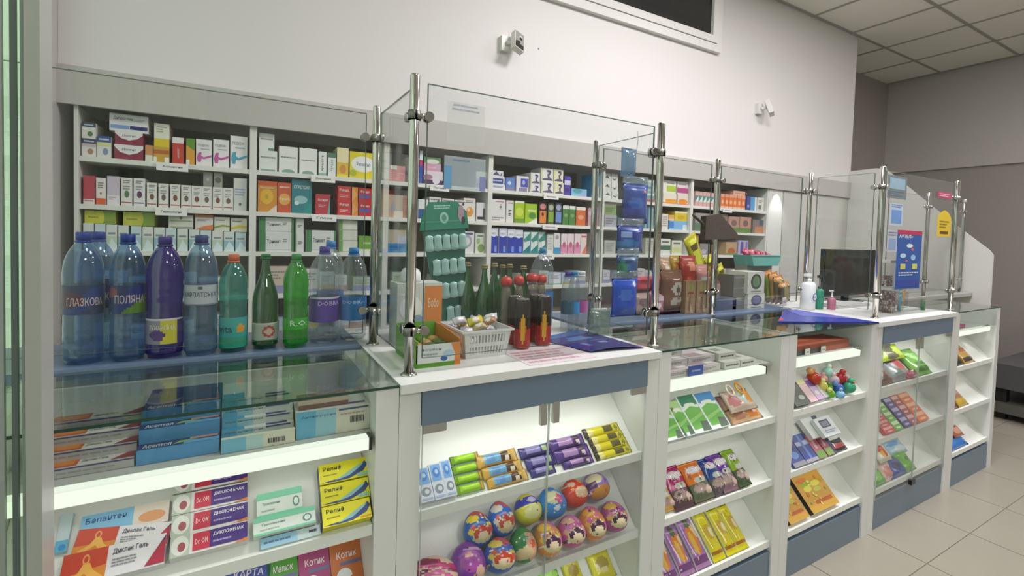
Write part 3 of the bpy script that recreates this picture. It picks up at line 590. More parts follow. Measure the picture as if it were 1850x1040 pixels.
 (613, 646, 397, 415.5, 'white carton end, topmost of three', '#d2d5c8', [('r', 0, 0, .18, 1, '#6a9a4c'), ('r', 0, .02, 1, .08, '#9aa094')]),
 (648, 674, 426, None, 'grass green flat box', '#6a9a3c', [('r', .3, .5, 1, .62, '#a9c484'), ('r', 0, 0, 1, .2, '#c3ccb0')])],
(2, 0): [
 (701, 732, 299, None, 'coral pink patterned box', '#cf8484', [('l', .1, .1, .9, .6, '#e0a8a4', 4), ('r', .1, .75, .5, 1, '#d9dcd0')]),
 (738, 757, 284, None, 'tall white box behind the pole', '#d4d8d2', T_lines('#9aa6a0')),
 (758, 764, 272, None, 'slim blue and red box end', '#3a55a8', [('r', 0, .55, 1, .72, '#b03a64'), ('r', 0, .72, 1, 1, '#dcdfe2')]),
 (766, 800, 309, None, 'purple and white box with dark foot', '#dccfd8', [('r', 0, 0, 1, .35, '#4a3a5c'), ('e', .2, .55, .25, .2, '#a8748c'), ('e', .65, .3, .2, .25, '#d9d4dc')]),
 (766, 797, 295, 308.5, 'flat pink and white box on the purple one', '#d898b0', [('r', .6, .2, 1, .8, '#c9a8c4'), ('t', 'Гексорал', .2, .3, .7, .6, '#ecdfe4')]),
 (766, 797, 284, 294.5, 'flat green and white box on the pink one', '#5f8a5a', [('e', .5, .3, .4, .4, '#d4dccc')]),
 (860, 881, 310, None, 'lilac box at the right end', '#a8a4cc', [('r', 0, .55, 1, 1, '#cfd6cc')])],
(2, 1): [
 (694, 735, 352, None, 'sandy box with red and white print', '#b8a898', [('r', .3, .0, .9, .3, '#ddd2c2'), ('r', .8, 0, 1, 1, '#b0745c'), ('e', .25, .45, .15, .2, '#9da3b4')]),
 (756, 774, 360, None, 'white box with navy foot behind the card', '#d4d8da', [('r', 0, 0, 1, .5, '#38568c')])] +
 [(a, a + 21, 356 + .12 * (a - 776), None, 'white carton with looped black mark', '#d9d7d2', [('l', .1, .84, .9, .95, '#5a5a5a', 1), ('e', .75, .8, .1, .07, '#2f2f33'), ('l', .15, .3, .8, .5, '#b0b0ac', 3)]) for a in (776, 799, 821)] + [
 (838, 859, 358, None, 'white box with orange blossom print', '#dcd6cc', T_flow('#d9943c')),
 (861, 879, 366, None, 'white box with black corner frame', '#d9d9d8', [('r', .1, .1, .9, .25, '#2f3038'), ('r', .75, .1, .9, .7, '#2f3038')])],
(2, 2): [
 (693, 734, 415, None, 'sandy topped box with blue foot', '#b5ab98', [('r', 0, 0, 1, .4, '#3f7fb4'), ('r', .55, .4, 1, .75, '#b8b8cc'), ('l', .1, .06, .9, .3, '#2f69a4', 2)]),
 (830, 857, 418, None, 'white box with grey lace pattern', '#d4d4d4', [('e', .5, .55, .36, .3, '#a2a4b0'), ('e', .5, .55, .22, .18, '#d4d4d4'), ('r', .1, .86, .9, .95, '#4f5470')]),
 (859, 879, 421, None, 'white and green leafy box', '#cfd6c8', [('e', .6, .25, .35, .22, '#7f9f5c'), ('e', .3, .6, .2, .14, '#9ab480'), ('l', .2, .8, .8, .92, '#60705c', 1)])],
(3, 0): [
 (888, 912, 333, None, 'white and navy box, lowest of three', '#dadbe0', [('l', .1, .4, .9, .8, '#39406c', 2)]),
 (888, 912, 318, 332.5, 'white and navy box, middle of three', '#dadbe0', [('r', 0, .1, .9, .75, '#3d4a8c'), ('l', .1, .3, .8, .6, '#c8cce0', 1)]),
 (888, 910, 308, 317.5, 'white and navy box, topmost of three', '#dadbe0', [('p', [(.1, .2), (.4, .9), (.7, .2), (.9, .8), (.9, .1)], '#5a5474')]),
 (914, 930, 321, None, 'blue box with white leaf marks', '#5f7fc0', [('r', 0, 0, 1, .25, '#7f7f9c'), ('e', .4, .6, .2, .15, '#c4d0e6')]),
 (933, 955, 318, None, 'white box with blue numeral', '#dcdbdc', [('r', .35, .3, .95, .85, '#4550a8'), ('e', .6, .6, .12, .15, '#a8b0dc'), ('r', .2, 0, .9, .25, '#8c84a0')]),
 (958, 976, 333, None, 'white box with violet swirl, lower left', '#dad8da', T_swo()),
 (959, 976, 312, 332.5, 'white box with violet swirl, upper left', '#dad8da', T_swo()),
 (978, 1000, 328, None, 'white box with navy figure two, lower mid', '#dedcd6', T_swo()),
 (978, 1000, 304, 327.5, 'white box with navy figure two, upper mid', '#dedcd6', T_swo()),
 (1001, 1018, 330, None, 'cream box with navy swirl, lower', '#dcdab8', T_swo()),
 (1001, 1018, 306, 329.5, 'cream box with navy swirl, upper', '#dcdab8', T_swo()),
 (1020, 1031, 318, None, 'narrow violet box with white band', '#4c3f9c', [('r', 0, .55, 1, .78, '#c9c2dc'), ('e', .5, .3, .4, .1, '#3a2f80')]),
 (1032, 1060, 341, None, 'flat cyan and lilac box', '#7fb4cc', [('e', .4, .7, .3, .3, '#4f9ca4'), ('r', .6, 0, 1, .5, '#9aa4d0')]),
 (1074, 1086, 315, None, 'blue and white box right of the rear post', '#4a94bc', [('r', .1, 0, .9, .5, '#d6dad2')])],
(3, 1): [
 (888, 913, 360, None, 'white box with thin black figure, wider', '#dbdad6', [('l', .6, .55, .75, .8, '#44444a', 4), ('l', .3, .86, .9, .94, '#b06060', 1), ('l', .0, .05, .9, .25, '#8f9490', 2)]),
 (915, 928, 362, None, 'white box with thin black figure, narrower', '#dbdad6', [('l', .3, .3, .7, .6, '#44444a', 4), ('l', .2, .84, .9, .93, '#b06080', 1)]),
 (930, 948, 363, None, 'lime green box, left', '#a8c422', [('e', .5, .5, .4, .2, '#c8d84c'), ('r', 0, 0, 1, .2, '#6f9424'), ('r', 0, .9, .9, 1, '#dfe0d2')]),
 (949, 971, 368, None, 'lime green box with white foot, right', '#9cc02a', [('e', .6, .4, .3, .16, '#4f8a3c'), ('p', [(.2, 0), (1, 0), (1, .3)], '#dcdfd4'), ('r', .2, .6, .9, .7, '#cfe08a')]),
 (974, 988, 365, None, 'black and orange box', '#2a2726', [('r', .1, .05, .95, .6, '#d8823c'), ('e', .5, .8, .4, .14, '#c98478'), ('e', .5, .45, .16, .08, '#4a2f28')]),
 (990, 1001, 367, None, 'leaf green and black box', '#3f5a2c', [('r', .1, .1, .95, .6, '#86a83c'), ('e', .5, .8, .4, .14, '#a8b09c')]),
 (1003, 1015, 367, None, 'slate blue and black box', '#2f3442', [('r', .1, .1, .95, .6, '#6f8fc0'), ('e', .5, .8, .4, .14, '#9aa0b8')]),
 (1017, 1028, 371, None, 'moss green box with white lid, left', '#4a7f3c', [('r', 0, .82, 1, 1, '#d9d9d2'), ('e', .5, .5, .3, .1, '#7fa46c')]),
 (1029, 1040, 372, None, 'moss green box with white lid, right', '#4a7f3c', [('r', 0, .82, 1, 1, '#d9d9d2'), ('e', .5, .5, .3, .1, '#7fa46c')]),
 (1041, 1058, 374, None, 'orange box with white lid', '#cc6a34', [('r', 0, .84, 1, 1, '#d9d9d2'), ('e', .5, .45, .3, .12, '#e0a07c')]),
 (1063, 1085, 376, None, 'dusty pink box right of the rear post', '#b9989c', [('r', 0, .6, 1, .8, '#c9b4b8')])],
(3, 2): [
 (a, a + 14, t, None, 'white topped royal blue box', '#cfd3dc', [('r', 0, 0, 1, .68, '#2c3fa6'), ('e', .45, .78, .4, .14, '#e2e4e8'), ('t', 'НЕО', .15, .74, .75, .82, '#4a5a9c'), ('r', .55, .05, .85, .3, '#7f98d8')]) for a, t in ((886, 411), (902, 412), (917, 413.5), (931, 415))] + [
 (a, a + 12.5, 417, None, 'teal and white chevron box', '#cfdcd8', [('p', [(0, 0), (1, 0), (1, .4), (.3, .2), (0, .1)], '#1f7f80'), ('p', [(0, .6), (1, .95), (1, .6), (.2, .5)], '#3a8c7c'), ('r', 0, .95, 1, 1, '#357a66')]) for a in (946, 959.5, 973)] + [
 (989, 1000, 423, None, 'plain white box', '#d3d3cf', T_lines('#b4b4b0')),
 (1001, 1012, 421, None, 'white box with blue foot', '#d3d6d4', [('r', 0, 0, 1, .3, '#3f8fbe'), ('e', .5, .8, .3, .1, '#a8949c')])] +
 [(a, a + 11, 422, None, 'white and pink small box', '#dbcfd0', [('r', 0, 0, 1, .45, '#cf8fa8'), ('e', .5, .45, .25, .15, '#c25a84')]) for a in (1014, 1026, 1038)] + [
 (1049, 1060, 422, None, 'white and coral small box', '#d9c9c2', [('p', [(.2, 0), (1, 0), (1, .5)], '#cf7a5c'), ('r', .1, .82, .9, .9, '#b05a5c')]),
 (1067, 1085, 420, None, 'grey white box right of the rear post', '#b9bab0', [('e', .5, .6, .3, .25, '#8f9088')])],
(4, 0): [
 (1092, 1104, 345, None, 'white box with black brush script, lower left', '#d4d4cc', [('p', [(.1, .5), (.5, .8), (.9, .4), (.5, .5)], '#3f3f3c')]),
 (1105, 1117, 346, None, 'white box with black brush script, lower right', '#d4d4cc', [('p', [(.1, .5), (.5, .2), (.9, .6), (.5, .4)], '#3f3f3c')]),
 (1092, 1104, 329, 344.5, 'white box with black brush script, middle left', '#d4d4cc', [('p', [(.1, .5), (.5, .8), (.9, .4), (.5, .5)], '#3f3f3c')]),
 (1105, 1117, 330, 345.5, 'white box with black brush script, middle right', '#d4d4cc', [('p', [(.1, .5), (.5, .2), (.9, .6), (.5, .4)], '#3f3f3c')]),
 (1092, 1104, 313, 328.5, 'white box with black brush script, upper left', '#d4d4cc', [('p', [(.1, .5), (.5, .8), (.9, .4), (.5, .5)], '#3f3f3c')]),
 (1105, 1117, 314, 329.5, 'white box with black brush script, upper right', '#d4d4cc', [('p', [(.1, .5), (.5, .2), (.9, .6), (.5, .4)], '#3f3f3c')]),
 (1166, 1182, 345, None, 'teal white box with red foot', '#7f9c9a', [('r', 0, 0, 1, .25, '#b04a5c'), ('r', 0, .6, 1, .8, '#c4d4d0')]),
 (1166, 1182, 324, 344.5, 'teal white box stacked by the blue leaflets', '#a4bcb8', [('r', 0, .75, 1, 1, '#dfe6e2'), ('r', .1, .2, .9, .4, '#5f8480')]),
 (1198, 1222, 349, None, 'white and orange box, lower left', '#dcd6c4', [('r', .2, .05, 1, .45, '#dd9a2c'), ('r', 0, 0, 1, .12, '#d87a4c')]),
 (1198, 1222, 326, 348.5, 'white and lime box, upper left', '#dcdccf', [('r', .3, .15, 1, .6, '#a9c23c'), ('l', .3, .72, .9, .88, '#8a8a80', 1)]),
 (1224, 1244, 351, None, 'white and orange box, lower right', '#dccfc0', [('e', .5, .3, .45, .25, '#dd8c34'), ('r', 0, 0, 1, .1, '#d0683c')]),
 (1224, 1244, 328, 350.5, 'white and magenta box, upper right', '#dcd0d2', [('r', 0, .1, 1, .5, '#b04c80'), ('l', .1, .7, .8, .85, '#8a7f84', 1)])],
(4, 1): [
 (1092, 1114, 388, None, 'grey violet box under the green one', '#a9a9ae', [('l', .1, .2, .9, .8, '#77787f', 3)]),
 (1092, 1114, 368, 387.5, 'moss green patterned box', '#8ba063', [('l', .1, .2, .9, .7, '#5f7a48', 3), ('r', 0, .85, 1, 1, '#c9ccc0')]),
 (1166, 1181, 370, None, 'teal striped box by the blue leaflets', '#7fa4a4', [('r', .2, 0, .4, 1, '#3c5f9c'), ('r', .6, 0, .8, 1, '#cfdcdc')]),
 (1196, 1207, 386, None, 'white box with orange corner', '#d8d2c8', T_lines('#a09a90')),
 (1209, 1243, 399, None, 'pale blue wide box', '#7fb0d4', [('r', 0, .2, .25, .9, '#4c84c4'), ('r', .75, 0, 1, .6, '#c9d8dc')]),
 (1208, 1219, 388, 398.5, 'small orange box on the pale blue one', '#d9a45a', [('r', 0, 0, 1, .3, '#dfc9a0')]),
 (1220, 1243, 382, 398.5, 'yellow box on the pale blue one', '#d6bd34', [('r', 0, .8, 1, 1, '#ded9a8'), ('e', .5, .4, .3, .2, '#cda42a')])],
(4, 2): [
 (1092, 1112, 434, None, 'pale grey box by the rear post', '#b4b5ac', T_lines('#8e8f88')),
 (1166, 1181, 430, None, 'off white box by the blue leaflets', '#b9b9a8', T_lines('#8e8e80')),
 (1193, 1211, 431, None, 'white box with dark green window', '#cfd4c8', [('r', 0, .3, 1, .58, '#4a6f58'), ('l', .15, .7, .85, .9, '#5a5a54', 1)]),
 (1214, 1232, 434, None, 'cream box with pale green window', '#cdcfbc', [('r', 0, .15, 1, .5, '#c3c892'), ('l', .15, .7, .85, .9, '#5a5a54', 1)])],
(5, 0): [
 (a, a + 6.6, 345 + .12 * (a - 1256), None, 'pink topped teal striped box', '#cfa4a0', [('r', 0, .3, 1, .72, '#4f8a84'), ('p', [(0, .3), (1, .72), (1, .3)], '#cfdcd4')]) for a in (1256, 1263, 1270, 1277, 1284)] +
 [(a, a + 7, 350 + .1 * (a - 1302), None, 'bright orange striped box', '#dd7434', [('r', 0, .8, 1, 1, '#dba284'), ('e', .5, .45, .3, .15, '#e8b48c'), ('r', 0, 0, 1, .15, '#dfb8a4')]) for a in (1302, 1309.5, 1317, 1324.5, 1332, 1339.5)] + [
 (1326, 1347, 345, 352, 'flat peach box on the orange row', '#dfb09a', [('l', .1, .3, .9, .7, '#c4784c', 1)]),
 (1349, 1355, 354, None, 'narrow navy box', '#3a4a94', [('r', .2, .2, .8, .4, '#8f9cc8')]),
 (1356, 1367, 356, None, 'sky blue and white box', '#5c9ccc', [('r', .7, 0, 1, 1, '#dde0de')]),
 (1368, 1380, 357, None, 'white box with grey square', '#d6d6cc', [('r', .2, .12, .6, .45, '#6a7068'), ('l', .2, .6, .8, .85, '#9a9a90', 2)])],
(5, 1): [
 (1256, 1284, 385, None, 'grey box with green foot', '#94948a', [('r', 0, 0, 1, .45, '#5f7f62')]),
 (1290, 1314, 386, None, 'brown grey box behind the dark hat', '#8f7f74', T_lines('#6a5f58')),
 (1316, 1336, 391, None, 'rose brown box with green foot, left', '#b08a7c', [('r', 0, 0, 1, .3, '#5c8440'), ('e', .5, .6, .25, .2, '#7a5f58')]),
 (1337, 1357, 392, None, 'rose brown box with green foot, right', '#b98c78', [('r', 0, 0, 1, .3, '#5c8440'), ('e', .5, .6, .25, .2, '#7a5f58')]),
 (1360, 1380, 397, None, 'brown box with orange foot', '#7f746c', [('r', .2, 0, 1, .5, '#b8805c'), ('r', .6, .6, .9, 1, '#4f5a64')])],
(5, 2): [
 (1252, 1262, 424, None, 'amber snack carton', '#c49a3c', [('e', .5, .5, .3, .3, '#a8782c')]),
 (1264, 1282, 440, None, 'grey carton with violet cap', '#8a8784', [('e', .4, .3, .3, .2, '#b0a8b8')]),
 (1312, 1331, 437, None, 'peach and green carton', '#b59a74', [('e', .5, .3, .35, .25, '#b0643c'), ('r', 0, 0, 1, .15, '#6a8a44')]),
 (1334, 1352, 434, None, 'white and violet carton', '#b4acc4', [('r', .2, .1, .5, .9, '#5a4f94'), ('r', .7, .2, .9, .9, '#7a70b0')])],
}
LVN = ['top shelf', 'second shelf', 'third shelf', 'fourth shelf', 'fifth shelf']
GRP = {}
for (b, k), rows in ROWS.items():
    cnt = {}
    tot = {}
    for r in rows: tot[r[4]] = tot.get(r[4], 0) + 1
    for j, (u0, u1, vt, vb, ds, base, dec) in enumerate(rows):
        yf = YW + 0.022; z = LV[k]
        um = (u0 + u1) / 2
        x0 = P(u0, (vt + (vb or vt + 30)) / 2, y=yf)[0]; x1 = P(u1, (vt + (vb or vt + 30)) / 2, y=yf)[0]
        x0 = max(x0, BAYX[b] + 0.016); x1 = min(x1, BAYX[b + 1] - 0.016)
        zt = P(um, vt, y=yf)[2]; zb = z if vb is None else P(um, vb, y=yf)[2]
        zt = min(zt, (LV[k - 1] - 0.024) if k else 1.846)
        if vb is not None:                       # sits exactly on what is beneath it
            best = z
            for o in GRP.get((b, k), []):
                if o[0] < x1 - 0.004 and o[1] > x0 + 0.004 and o[2] <= zb + 0.02: best = max(best, o[2])
            zb = best
        GRP.setdefault((b, k), []).append((x0, x1, zt))
        cnt[ds] = cnt.get(ds, 0) + 1
        lb = ds
        if tot[ds] > 1: lb = '%s, %s of %d from left' % (ds, ORD[cnt[ds]], tot[ds])
        lb = '%s, %s, %s' % (lb, LVN[k], BAYN[b])
        w_ = lb.split()
        if len(w_) > 16: lb = lb.replace(' wall bay', ' bay')
        if len(lb.split()) > 16: lb = lb.replace(' of %d from left' % tot[ds], ' along')
        rng = 0.002 * random.random()
        dd = 0.12 + 0.03 * random.random()
        q = carton(x1 - x0 - 0.0012, dd, zt - zb, base, dec)
        q.build('medicine_box', None, (x0 + 0.0006, yf + (rng if vb is None else 0.003), zb), label=lb, cat='box', group='medicine boxes, %s of the %s' % (LVN[k], BAYN[b]))
# dimmer stock on the two low shelves seen between and behind the bottles
PALS = ['#cfcfc8', '#bfc4c4', '#d4d2cc', '#b8c0b4', '#c9b8a8', '#9fb0c4', '#d0c4c4', '#a8b8a0', '#c4c9d0']
for b, k in ((0, 3), (1, 3), (2, 3), (3, 3), (4, 3), (5, 3), (0, 4), (1, 4), (2, 4)):
    x = BAYX[b] + 0.05; n = 0
    while True:
        ww = random.uniform(0.05, 0.12)
        if x + ww > BAYX[b + 1] - 0.03: break
        h = random.uniform(0.06, 0.13); c = random.choice(PALS); n += 1
        q = carton(ww, 0.12, h, c, [('r', 0, 0, 1, random.uniform(.12, .4), random.choice(['#5f84b0', '#7fa08a', '#b08a84', '#8a8ab0', '#b0a060'])), ('l', .12, .5, .85, .85, '#8a8a88', 3)])
        q.build('medicine_box', None, (x, YW + 0.03, LV[k]), label='%s pale medicine box from the left, %s, %s' % (ORD[n], LVN[k], BAYN[b]), cat='box', group='pale stock boxes, %s of the %s' % (LVN[k], BAYN[b]))
        x += ww + random.choice([0.004, 0.006, 0.03, 0.08])
# ================================================================== goods lying on the sloping shelves
CA, SA = math.cos(ANG), math.sin(ANG)
def QB(u, v, k, off=0.0):
    """point of a sloping shelf (k = 0 upper, 1 middle, 2 low) seen at u, v: x and distance up the slope"""
    a = (u - CXP) / FPX; b = (v - CYP) / FPX
    d = [RM[0][i] * a + RM[1][i] * b + RM[2][i] for i in range(3)]
    y0, z0 = YF + 0.02 - SA * off, LIP[k] + CA * off
    t = ((-SA) * y0 + CA * (z0 - HC)) / (-SA * d[1] + CA * d[2])
    y, z = d[1] * t, HC + d[2] * t
    return d[0] * t, (y - y0) * CA + (z - z0) * SA
def put(name, k, L, R_, T, d, make, label, cat, group=None, lift=0.0, smin=0.004, xr=None, hs=1.0, **kw):
    """L, R_, T: bottom-left, bottom-right, top-left corner of the upper face; d: thickness lying on the slope"""
    x0, s0 = QB(L[0], L[1], k, d + lift); x1, s1 = QB(R_[0], R_[1], k, d + lift); xt, st = QB(T[0], T[1], k, d + lift)
    roll = math.atan2(s1 - s0, x1 - x0); w_ = math.hypot(x1 - x0, s1 - s0)
    h = max(0.01, (st - s0) * math.cos(roll) + (xt - x0) * -math.sin(roll))
    if abs(roll) < 0.12: roll = 0; s0 = (s0 + s1) / 2; w_ = x1 - x0; h = st - s0
    h *= hs
    if s0 < smin: s0 = smin
    h = min(h, 0.318 - s0)
    if xr: x0 = max(x0, xr[0]); w_ = min(w_, xr[1] - x0)
    q = make(w_, h, d)
    y = YF + 0.02 + s0 * CA - (d + lift) * SA; z = LIP[k] + s0 * SA + (d + lift) * CA
    m = Matrix.Rotation(-(PI / 2 - ANG), 3, 'X') @ Matrix.Rotation(-roll, 3, 'Y')
    if isinstance(q, MB): o = q.build(name, None, (x0, y, z), m.to_euler(), label=label, cat=cat, group=group, **kw)
    else: o = q; o.location = (x0, y, z); o.rotation_euler = m.to_euler(); tag(o, label, cat, group)
    return o
def CB(c, dec=(), top=None, side=None, topdec=()): return lambda w_, h, d: carton(w_, d - 0.0008, h, c, dec, top=top, side=side, topdec=topdec)
def PB(c, dec=(), horiz=False, wob=0.12, nx=14, nz=18, g=True):
    def f(w_, h, d):
        q = pouch(w_, h, d * 0.75, c, dec, nx=nx, nz=nz, horiz=horiz, wob=wob, mats=gloss if g else None)
        q.v = [(a, b + d * 0.72, c_) for a, b, c_ in q.v]; return q
    return f
# ---- far left counter: flat boxes under the glass
def stackA(x0, x1, n, dy, dz, hh, dp, base, dec, top, topdec, name_lb, grp, y0=1.19, side=None):
    for i in range(n):
        q = carton(x1 - x0, dp, hh, base, dec if i == 0 else dec, top=top, topdec=topdec, side=side)
        q.build('medicine_box', None, (x0, y0 + i * dy, 0.918 + i * (hh + 0.0004)), label='%s, %s from the bottom' % (name_lb, ORD[i + 1]), cat='box', group=grp)
bc = [('r', .62 + i * .022, .25, .62 + i * .022 + (.012 if i % 3 else .017), .6, '#3c3c3c') for i in range(11)]
XA = [P(u, 820, y=1.168)[0] for u in (70, 238, 242, 395, 399, 533, 536, 672)]
stackA(-0.335, XA[1], 4, 0.03, 0, 0.019, 0.13, '#b9b6b2', [('r', 0, .8, 1, .95, '#4a3f78'), ('l', .1, .3, .8, .6, '#9a98a0', 1)], '#c9c6c0', [('r', .02, .02, .42, .3, '#b8562a'), ('r', .1, .08, .38, .24, '#cf7a34'), ('p', [(.75, .02), (1, .02), (1, .34)], '#8c3040'), ('t', 'Диклак Гель', .45, .1, .72, .2, '#6a6a70')], 'white and orange flat box under the left glass top', 'flat orange and white boxes under the left glass top')
stackA(XA[2], XA[3], 3, 0.03, 0, 0.03, 0.15, '#4c92c4', [], '#2a3f6c', [('r', .55, 0, 1, .1, '#5fa0cc'), ('p', [(.42, .04), (.75, .12), (.5, .14)], '#8fb45c'), ('t', 'Асептол', .06, .03, .4, .15, '#d6dce6'), ('r', .62, .13, .98, .2, '#c48f80')], 'blue and navy flat box under the left glass top', 'flat blue boxes under the left glass top', y0=1.188)
stackA(XA[4], XA[5], 5, 0.017, 0, 0.0175, 0.13, '#c9d2cc', [('r', 0, 0, .2, 1, '#5fa8c4'), ('r', .2, 0, .42, 1, '#93c0cc'), ('t', 'Мазь антивірусна', .04, .55, .56, .85, '#3f6f84'), ('r', .6, .75, .95, .95, '#3a4a84')], '#d3d8d2', [('r', 0, 0, .3, .3, '#4a9cc0'), ('r', .6, .02, .9, .1, '#34406c')], 'pale blue and white box in the stepped stack under glass', 'stepped pale blue boxes under the left glass top')
q = carton(XA[5] - XA[4], 0.012, 0.03, '#d0cfba', [('r', 0, 0, .32, 1, '#6fb0c8'), ('r', .32, 0, .55, 1, '#a9c8c8')] + bc); q.build('medicine_box', None, (XA[4], 1.174, 0.918), label='small barcoded box end before the stepped stack under glass', cat='box')
q = carton(XA[7] - XA[6] - .004, 0.12, 0.062, '#cfcdba', [('r', 0, 0, .25, 1, '#5faccb'), ('r', .25, 0, .52, 1, '#8fc0cb'), ('t', 'Антивірусна', .06, .72, .52, .84, '#3a7690'), ('r', .56, .86, .98, .93, '#34507c'), ('l', .58, .66, .95, .76, '#b08f80', 1)] + [('r', .72 + i * .02, .34, .72 + i * .02 + .012, .6, '#3c3c3c') for i in range(10)], top='#c9ccc8', topdec=[('r', .05, .1, .95, .2, '#5a4a80')])
q.build('medicine_box', None, (XA[6], 1.182, 0.918), label='deep blue and cream barcoded box at the right end under glass', cat='box')
q = carton(0.11, 0.05, 0.02, '#c4b4a4', [('r', 0, 0, 1, .5, '#7a5a50')], top='#9a8070'); q.build('medicine_box', None, (XA[6] + 0.005, 1.195, 0.981), label='small brown topped box lying on the deep barcoded box', cat='box')
# ---- far left counter, upper sloping shelf
figure = [('p', [(0, 0), (.42, 0), (.42, 1), (0, 1)], '#c8442a'), ('p', [(0, 0), (.42, 0), (.42, .45), (0, .3)], '#d8842c'), ('e', .22, .72, .035, .16, '#e8a060'), ('e', .22, .72, .02, .1, '#c8442a'), ('p', [(.2, .6), (.26, .6), (.3, .35), (.4, .1), (.3, .02), (.22, .3), (.1, .02), (.05, .1), (.16, .35)], '#e8b04c'), ('t', 'Диклак Гель', .47, .66, .82, .86, '#4a4a58'), ('l', .47, .28, .72, .56, '#8f9098', 3), ('p', [(.8, .05), (1, .05), (1, .95)], '#b03048'), ('p', [(.93, .62), (1, .82), (1, .95)], '#3f3a58')]
put('medicine_box', 0, (142, 968), (303, 948), (140, 935), 0.018, CB('#dfe0da', [('r', 0, 0, .58, 1, '#84bfe0'), ('r', .58, 0, 1, 1, '#e3d8ca'), ('t', 'Бепантен', .05, .6, .5, .86, '#3a5a9c'), ('e', .8, .4, .16, .25, '#e0a070')]), 'pale blue and cream box rising behind the orange gel boxes', 'box')
put('medicine_box', 0, (127, 1003), (301, 984), (129, 958), 0.026, CB('#dedde0', figure), 'orange and white gel box, the upper of two', 'box', group='orange and white gel boxes')
put('medicine_box', 0, (105, 1056), (295, 1026), (107, 1006), 0.03, CB('#e2e1e4', figure), 'orange and white gel box, the lower of two', 'box', group='orange and white gel boxes')
put('medicine_box', 0, (96, 1000), (119, 996), (97, 932), 0.012, CB('#c4d8dc', [('r', 0, 0, 1, .3, '#5fb0d8'), ('e', .6, .12, .3, .08, '#2f8fd0')]), 'narrow pale blue box at the left edge of the upper shelf', 'box')
for i in range(4):
    v = 1003 - i * 37.5
    put('medicine_box', 0, (306 + 2 * i, v), (447, v - 22), (306 + 2 * i, v - 32), 0.03, CB('#e2dedd', [('r', 0, 0, .24, 1, '#b9c4b4'), ('e', .12, .5, .11, .45, '#e0e2dc'), ('e', .14, .42, .05, .22, '#a8545c'), ('r', .28, .1, .50, .92, '#c8344c'), ('t', 'Dr. OM', .31, .38, .47, .64, '#f0c8cc'), ('r', .50, .1, 1, .92, '#4a3080'), ('t', 'ДИКЛОФЕНАК', .54, .58, .95, .78, '#f0eef4'), ('l', .54, .25, .78, .42, '#a89cc8', 1), ('p', [(.8, .0), (1, .0), (1, .16)], '#e0803c')], top='#dcd4d0'), 'red, white and purple diclofenac box, %s from the bottom' % ORD[i + 1], 'box', group='red white and purple boxes stacked on the slope')
put('medicine_box', 0, (471, 990), (580, 967), (471, 974), 0.012, CB('#cfe0e0', [('r', 0, 0, .6, 1, '#9fcbe4'), ('l', .05, .3, .5, .7, '#5a7f9c', 1), ('l', .8, .3, .95, .8, '#4a4a50', 1)]), 'thin pale blue box under the mint green boxes', 'box')
mint = [('r', 0, .72, 1, 1, '#7fd0ac'), ('r', 0, 0, 1, .12, '#7fd0ac'), ('t', 'Троксевазин', .12, .46, .5, .6, '#5f8f84'), ('e', .86, .42, .075, .22, '#6a8f86'), ('e', .86, .42, .05, .15, '#e0ece4'), ('l', .1, .22, .4, .32, '#9fb8ae', 1)]
put('medicine_box', 0, (458, 968), (571, 945), (458, 938), 0.03, CB('#dfe8e0', mint, top='#8fd8b4'), 'mint green and white box, the lower wider one', 'box')
put('medicine_box', 0, (464, 938), (547, 920), (464, 894), 0.022, CB('#dfe8e0', mint, top='#8fd8b4'), 'mint green and white box, the upper narrower one', 'box')
for i in range(3):
    v = 950 - i * 38
    put('medicine_box', 0, (584 - 3 * i, v + 4), (672 - 3 * i, v - 18), (583 - 3 * i, v - 33), 0.035, CB('#e6dc1e', [('p', [(.02, .08), (.35, .14), (.68, .34), (.95, .82), (1, .6), (.9, .3), (.6, .05), (.3, .02)], '#3a4a80'), ('p', [(.3, .08), (.6, .2), (.85, .55), (.93, .72), (.8, .65), (.5, .3)], '#8fc0c8'), ('t', 'Релиф', .08, .58, .46, .84, '#4a4a2c'), ('l', .08, .36, .35, .46, '#8a8a2c', 1)] + ([('t', 'АКЦІЯ', .76, .02, .98, .14, '#d0402c')] if i == 0 else [('r', .76, .04, .98, .22, '#8fc4a0')]), top='#d8ce2a', side='#5a6078'), 'bright yellow box with dark blue comet, %s from the bottom' % ORD[i + 1], 'box', group='yellow boxes with a dark blue comet')
# ---- far left counter, middle shelf: only the tops of cards show
for (a, b, va, vb, c, st, nm) in ((382, 470, 1022, 1008, '#3f50a8', 'КАРТА', 'blue'), (474, 532, 1012, 1000, '#4a9c2c', 'Малюк', 'green'), (534, 592, 999, 987, '#a83c74', 'Котик', 'magenta'), (594, 652, 985, 972, '#c8703a', 'Котик', 'orange brown')):
    put('book_card', 1, (a + 10, va + 110), (b + 10, vb + 107), (a, va), 0.01, CB(c, [('t', st, .2, .72, .85, .84, '#ecdfe4'), ('r', .3, .6, .98, .66, '#6a6a90'), ('e', .4, .42, .25, .14, '#e0e0e0'), ('e', .7, .3, .2, .12, c), ('r', .1, .05, .9, .15, '#d8b060')]), 'tall %s printed card pack on the shelf below the yellow boxes' % nm, 'card pack')
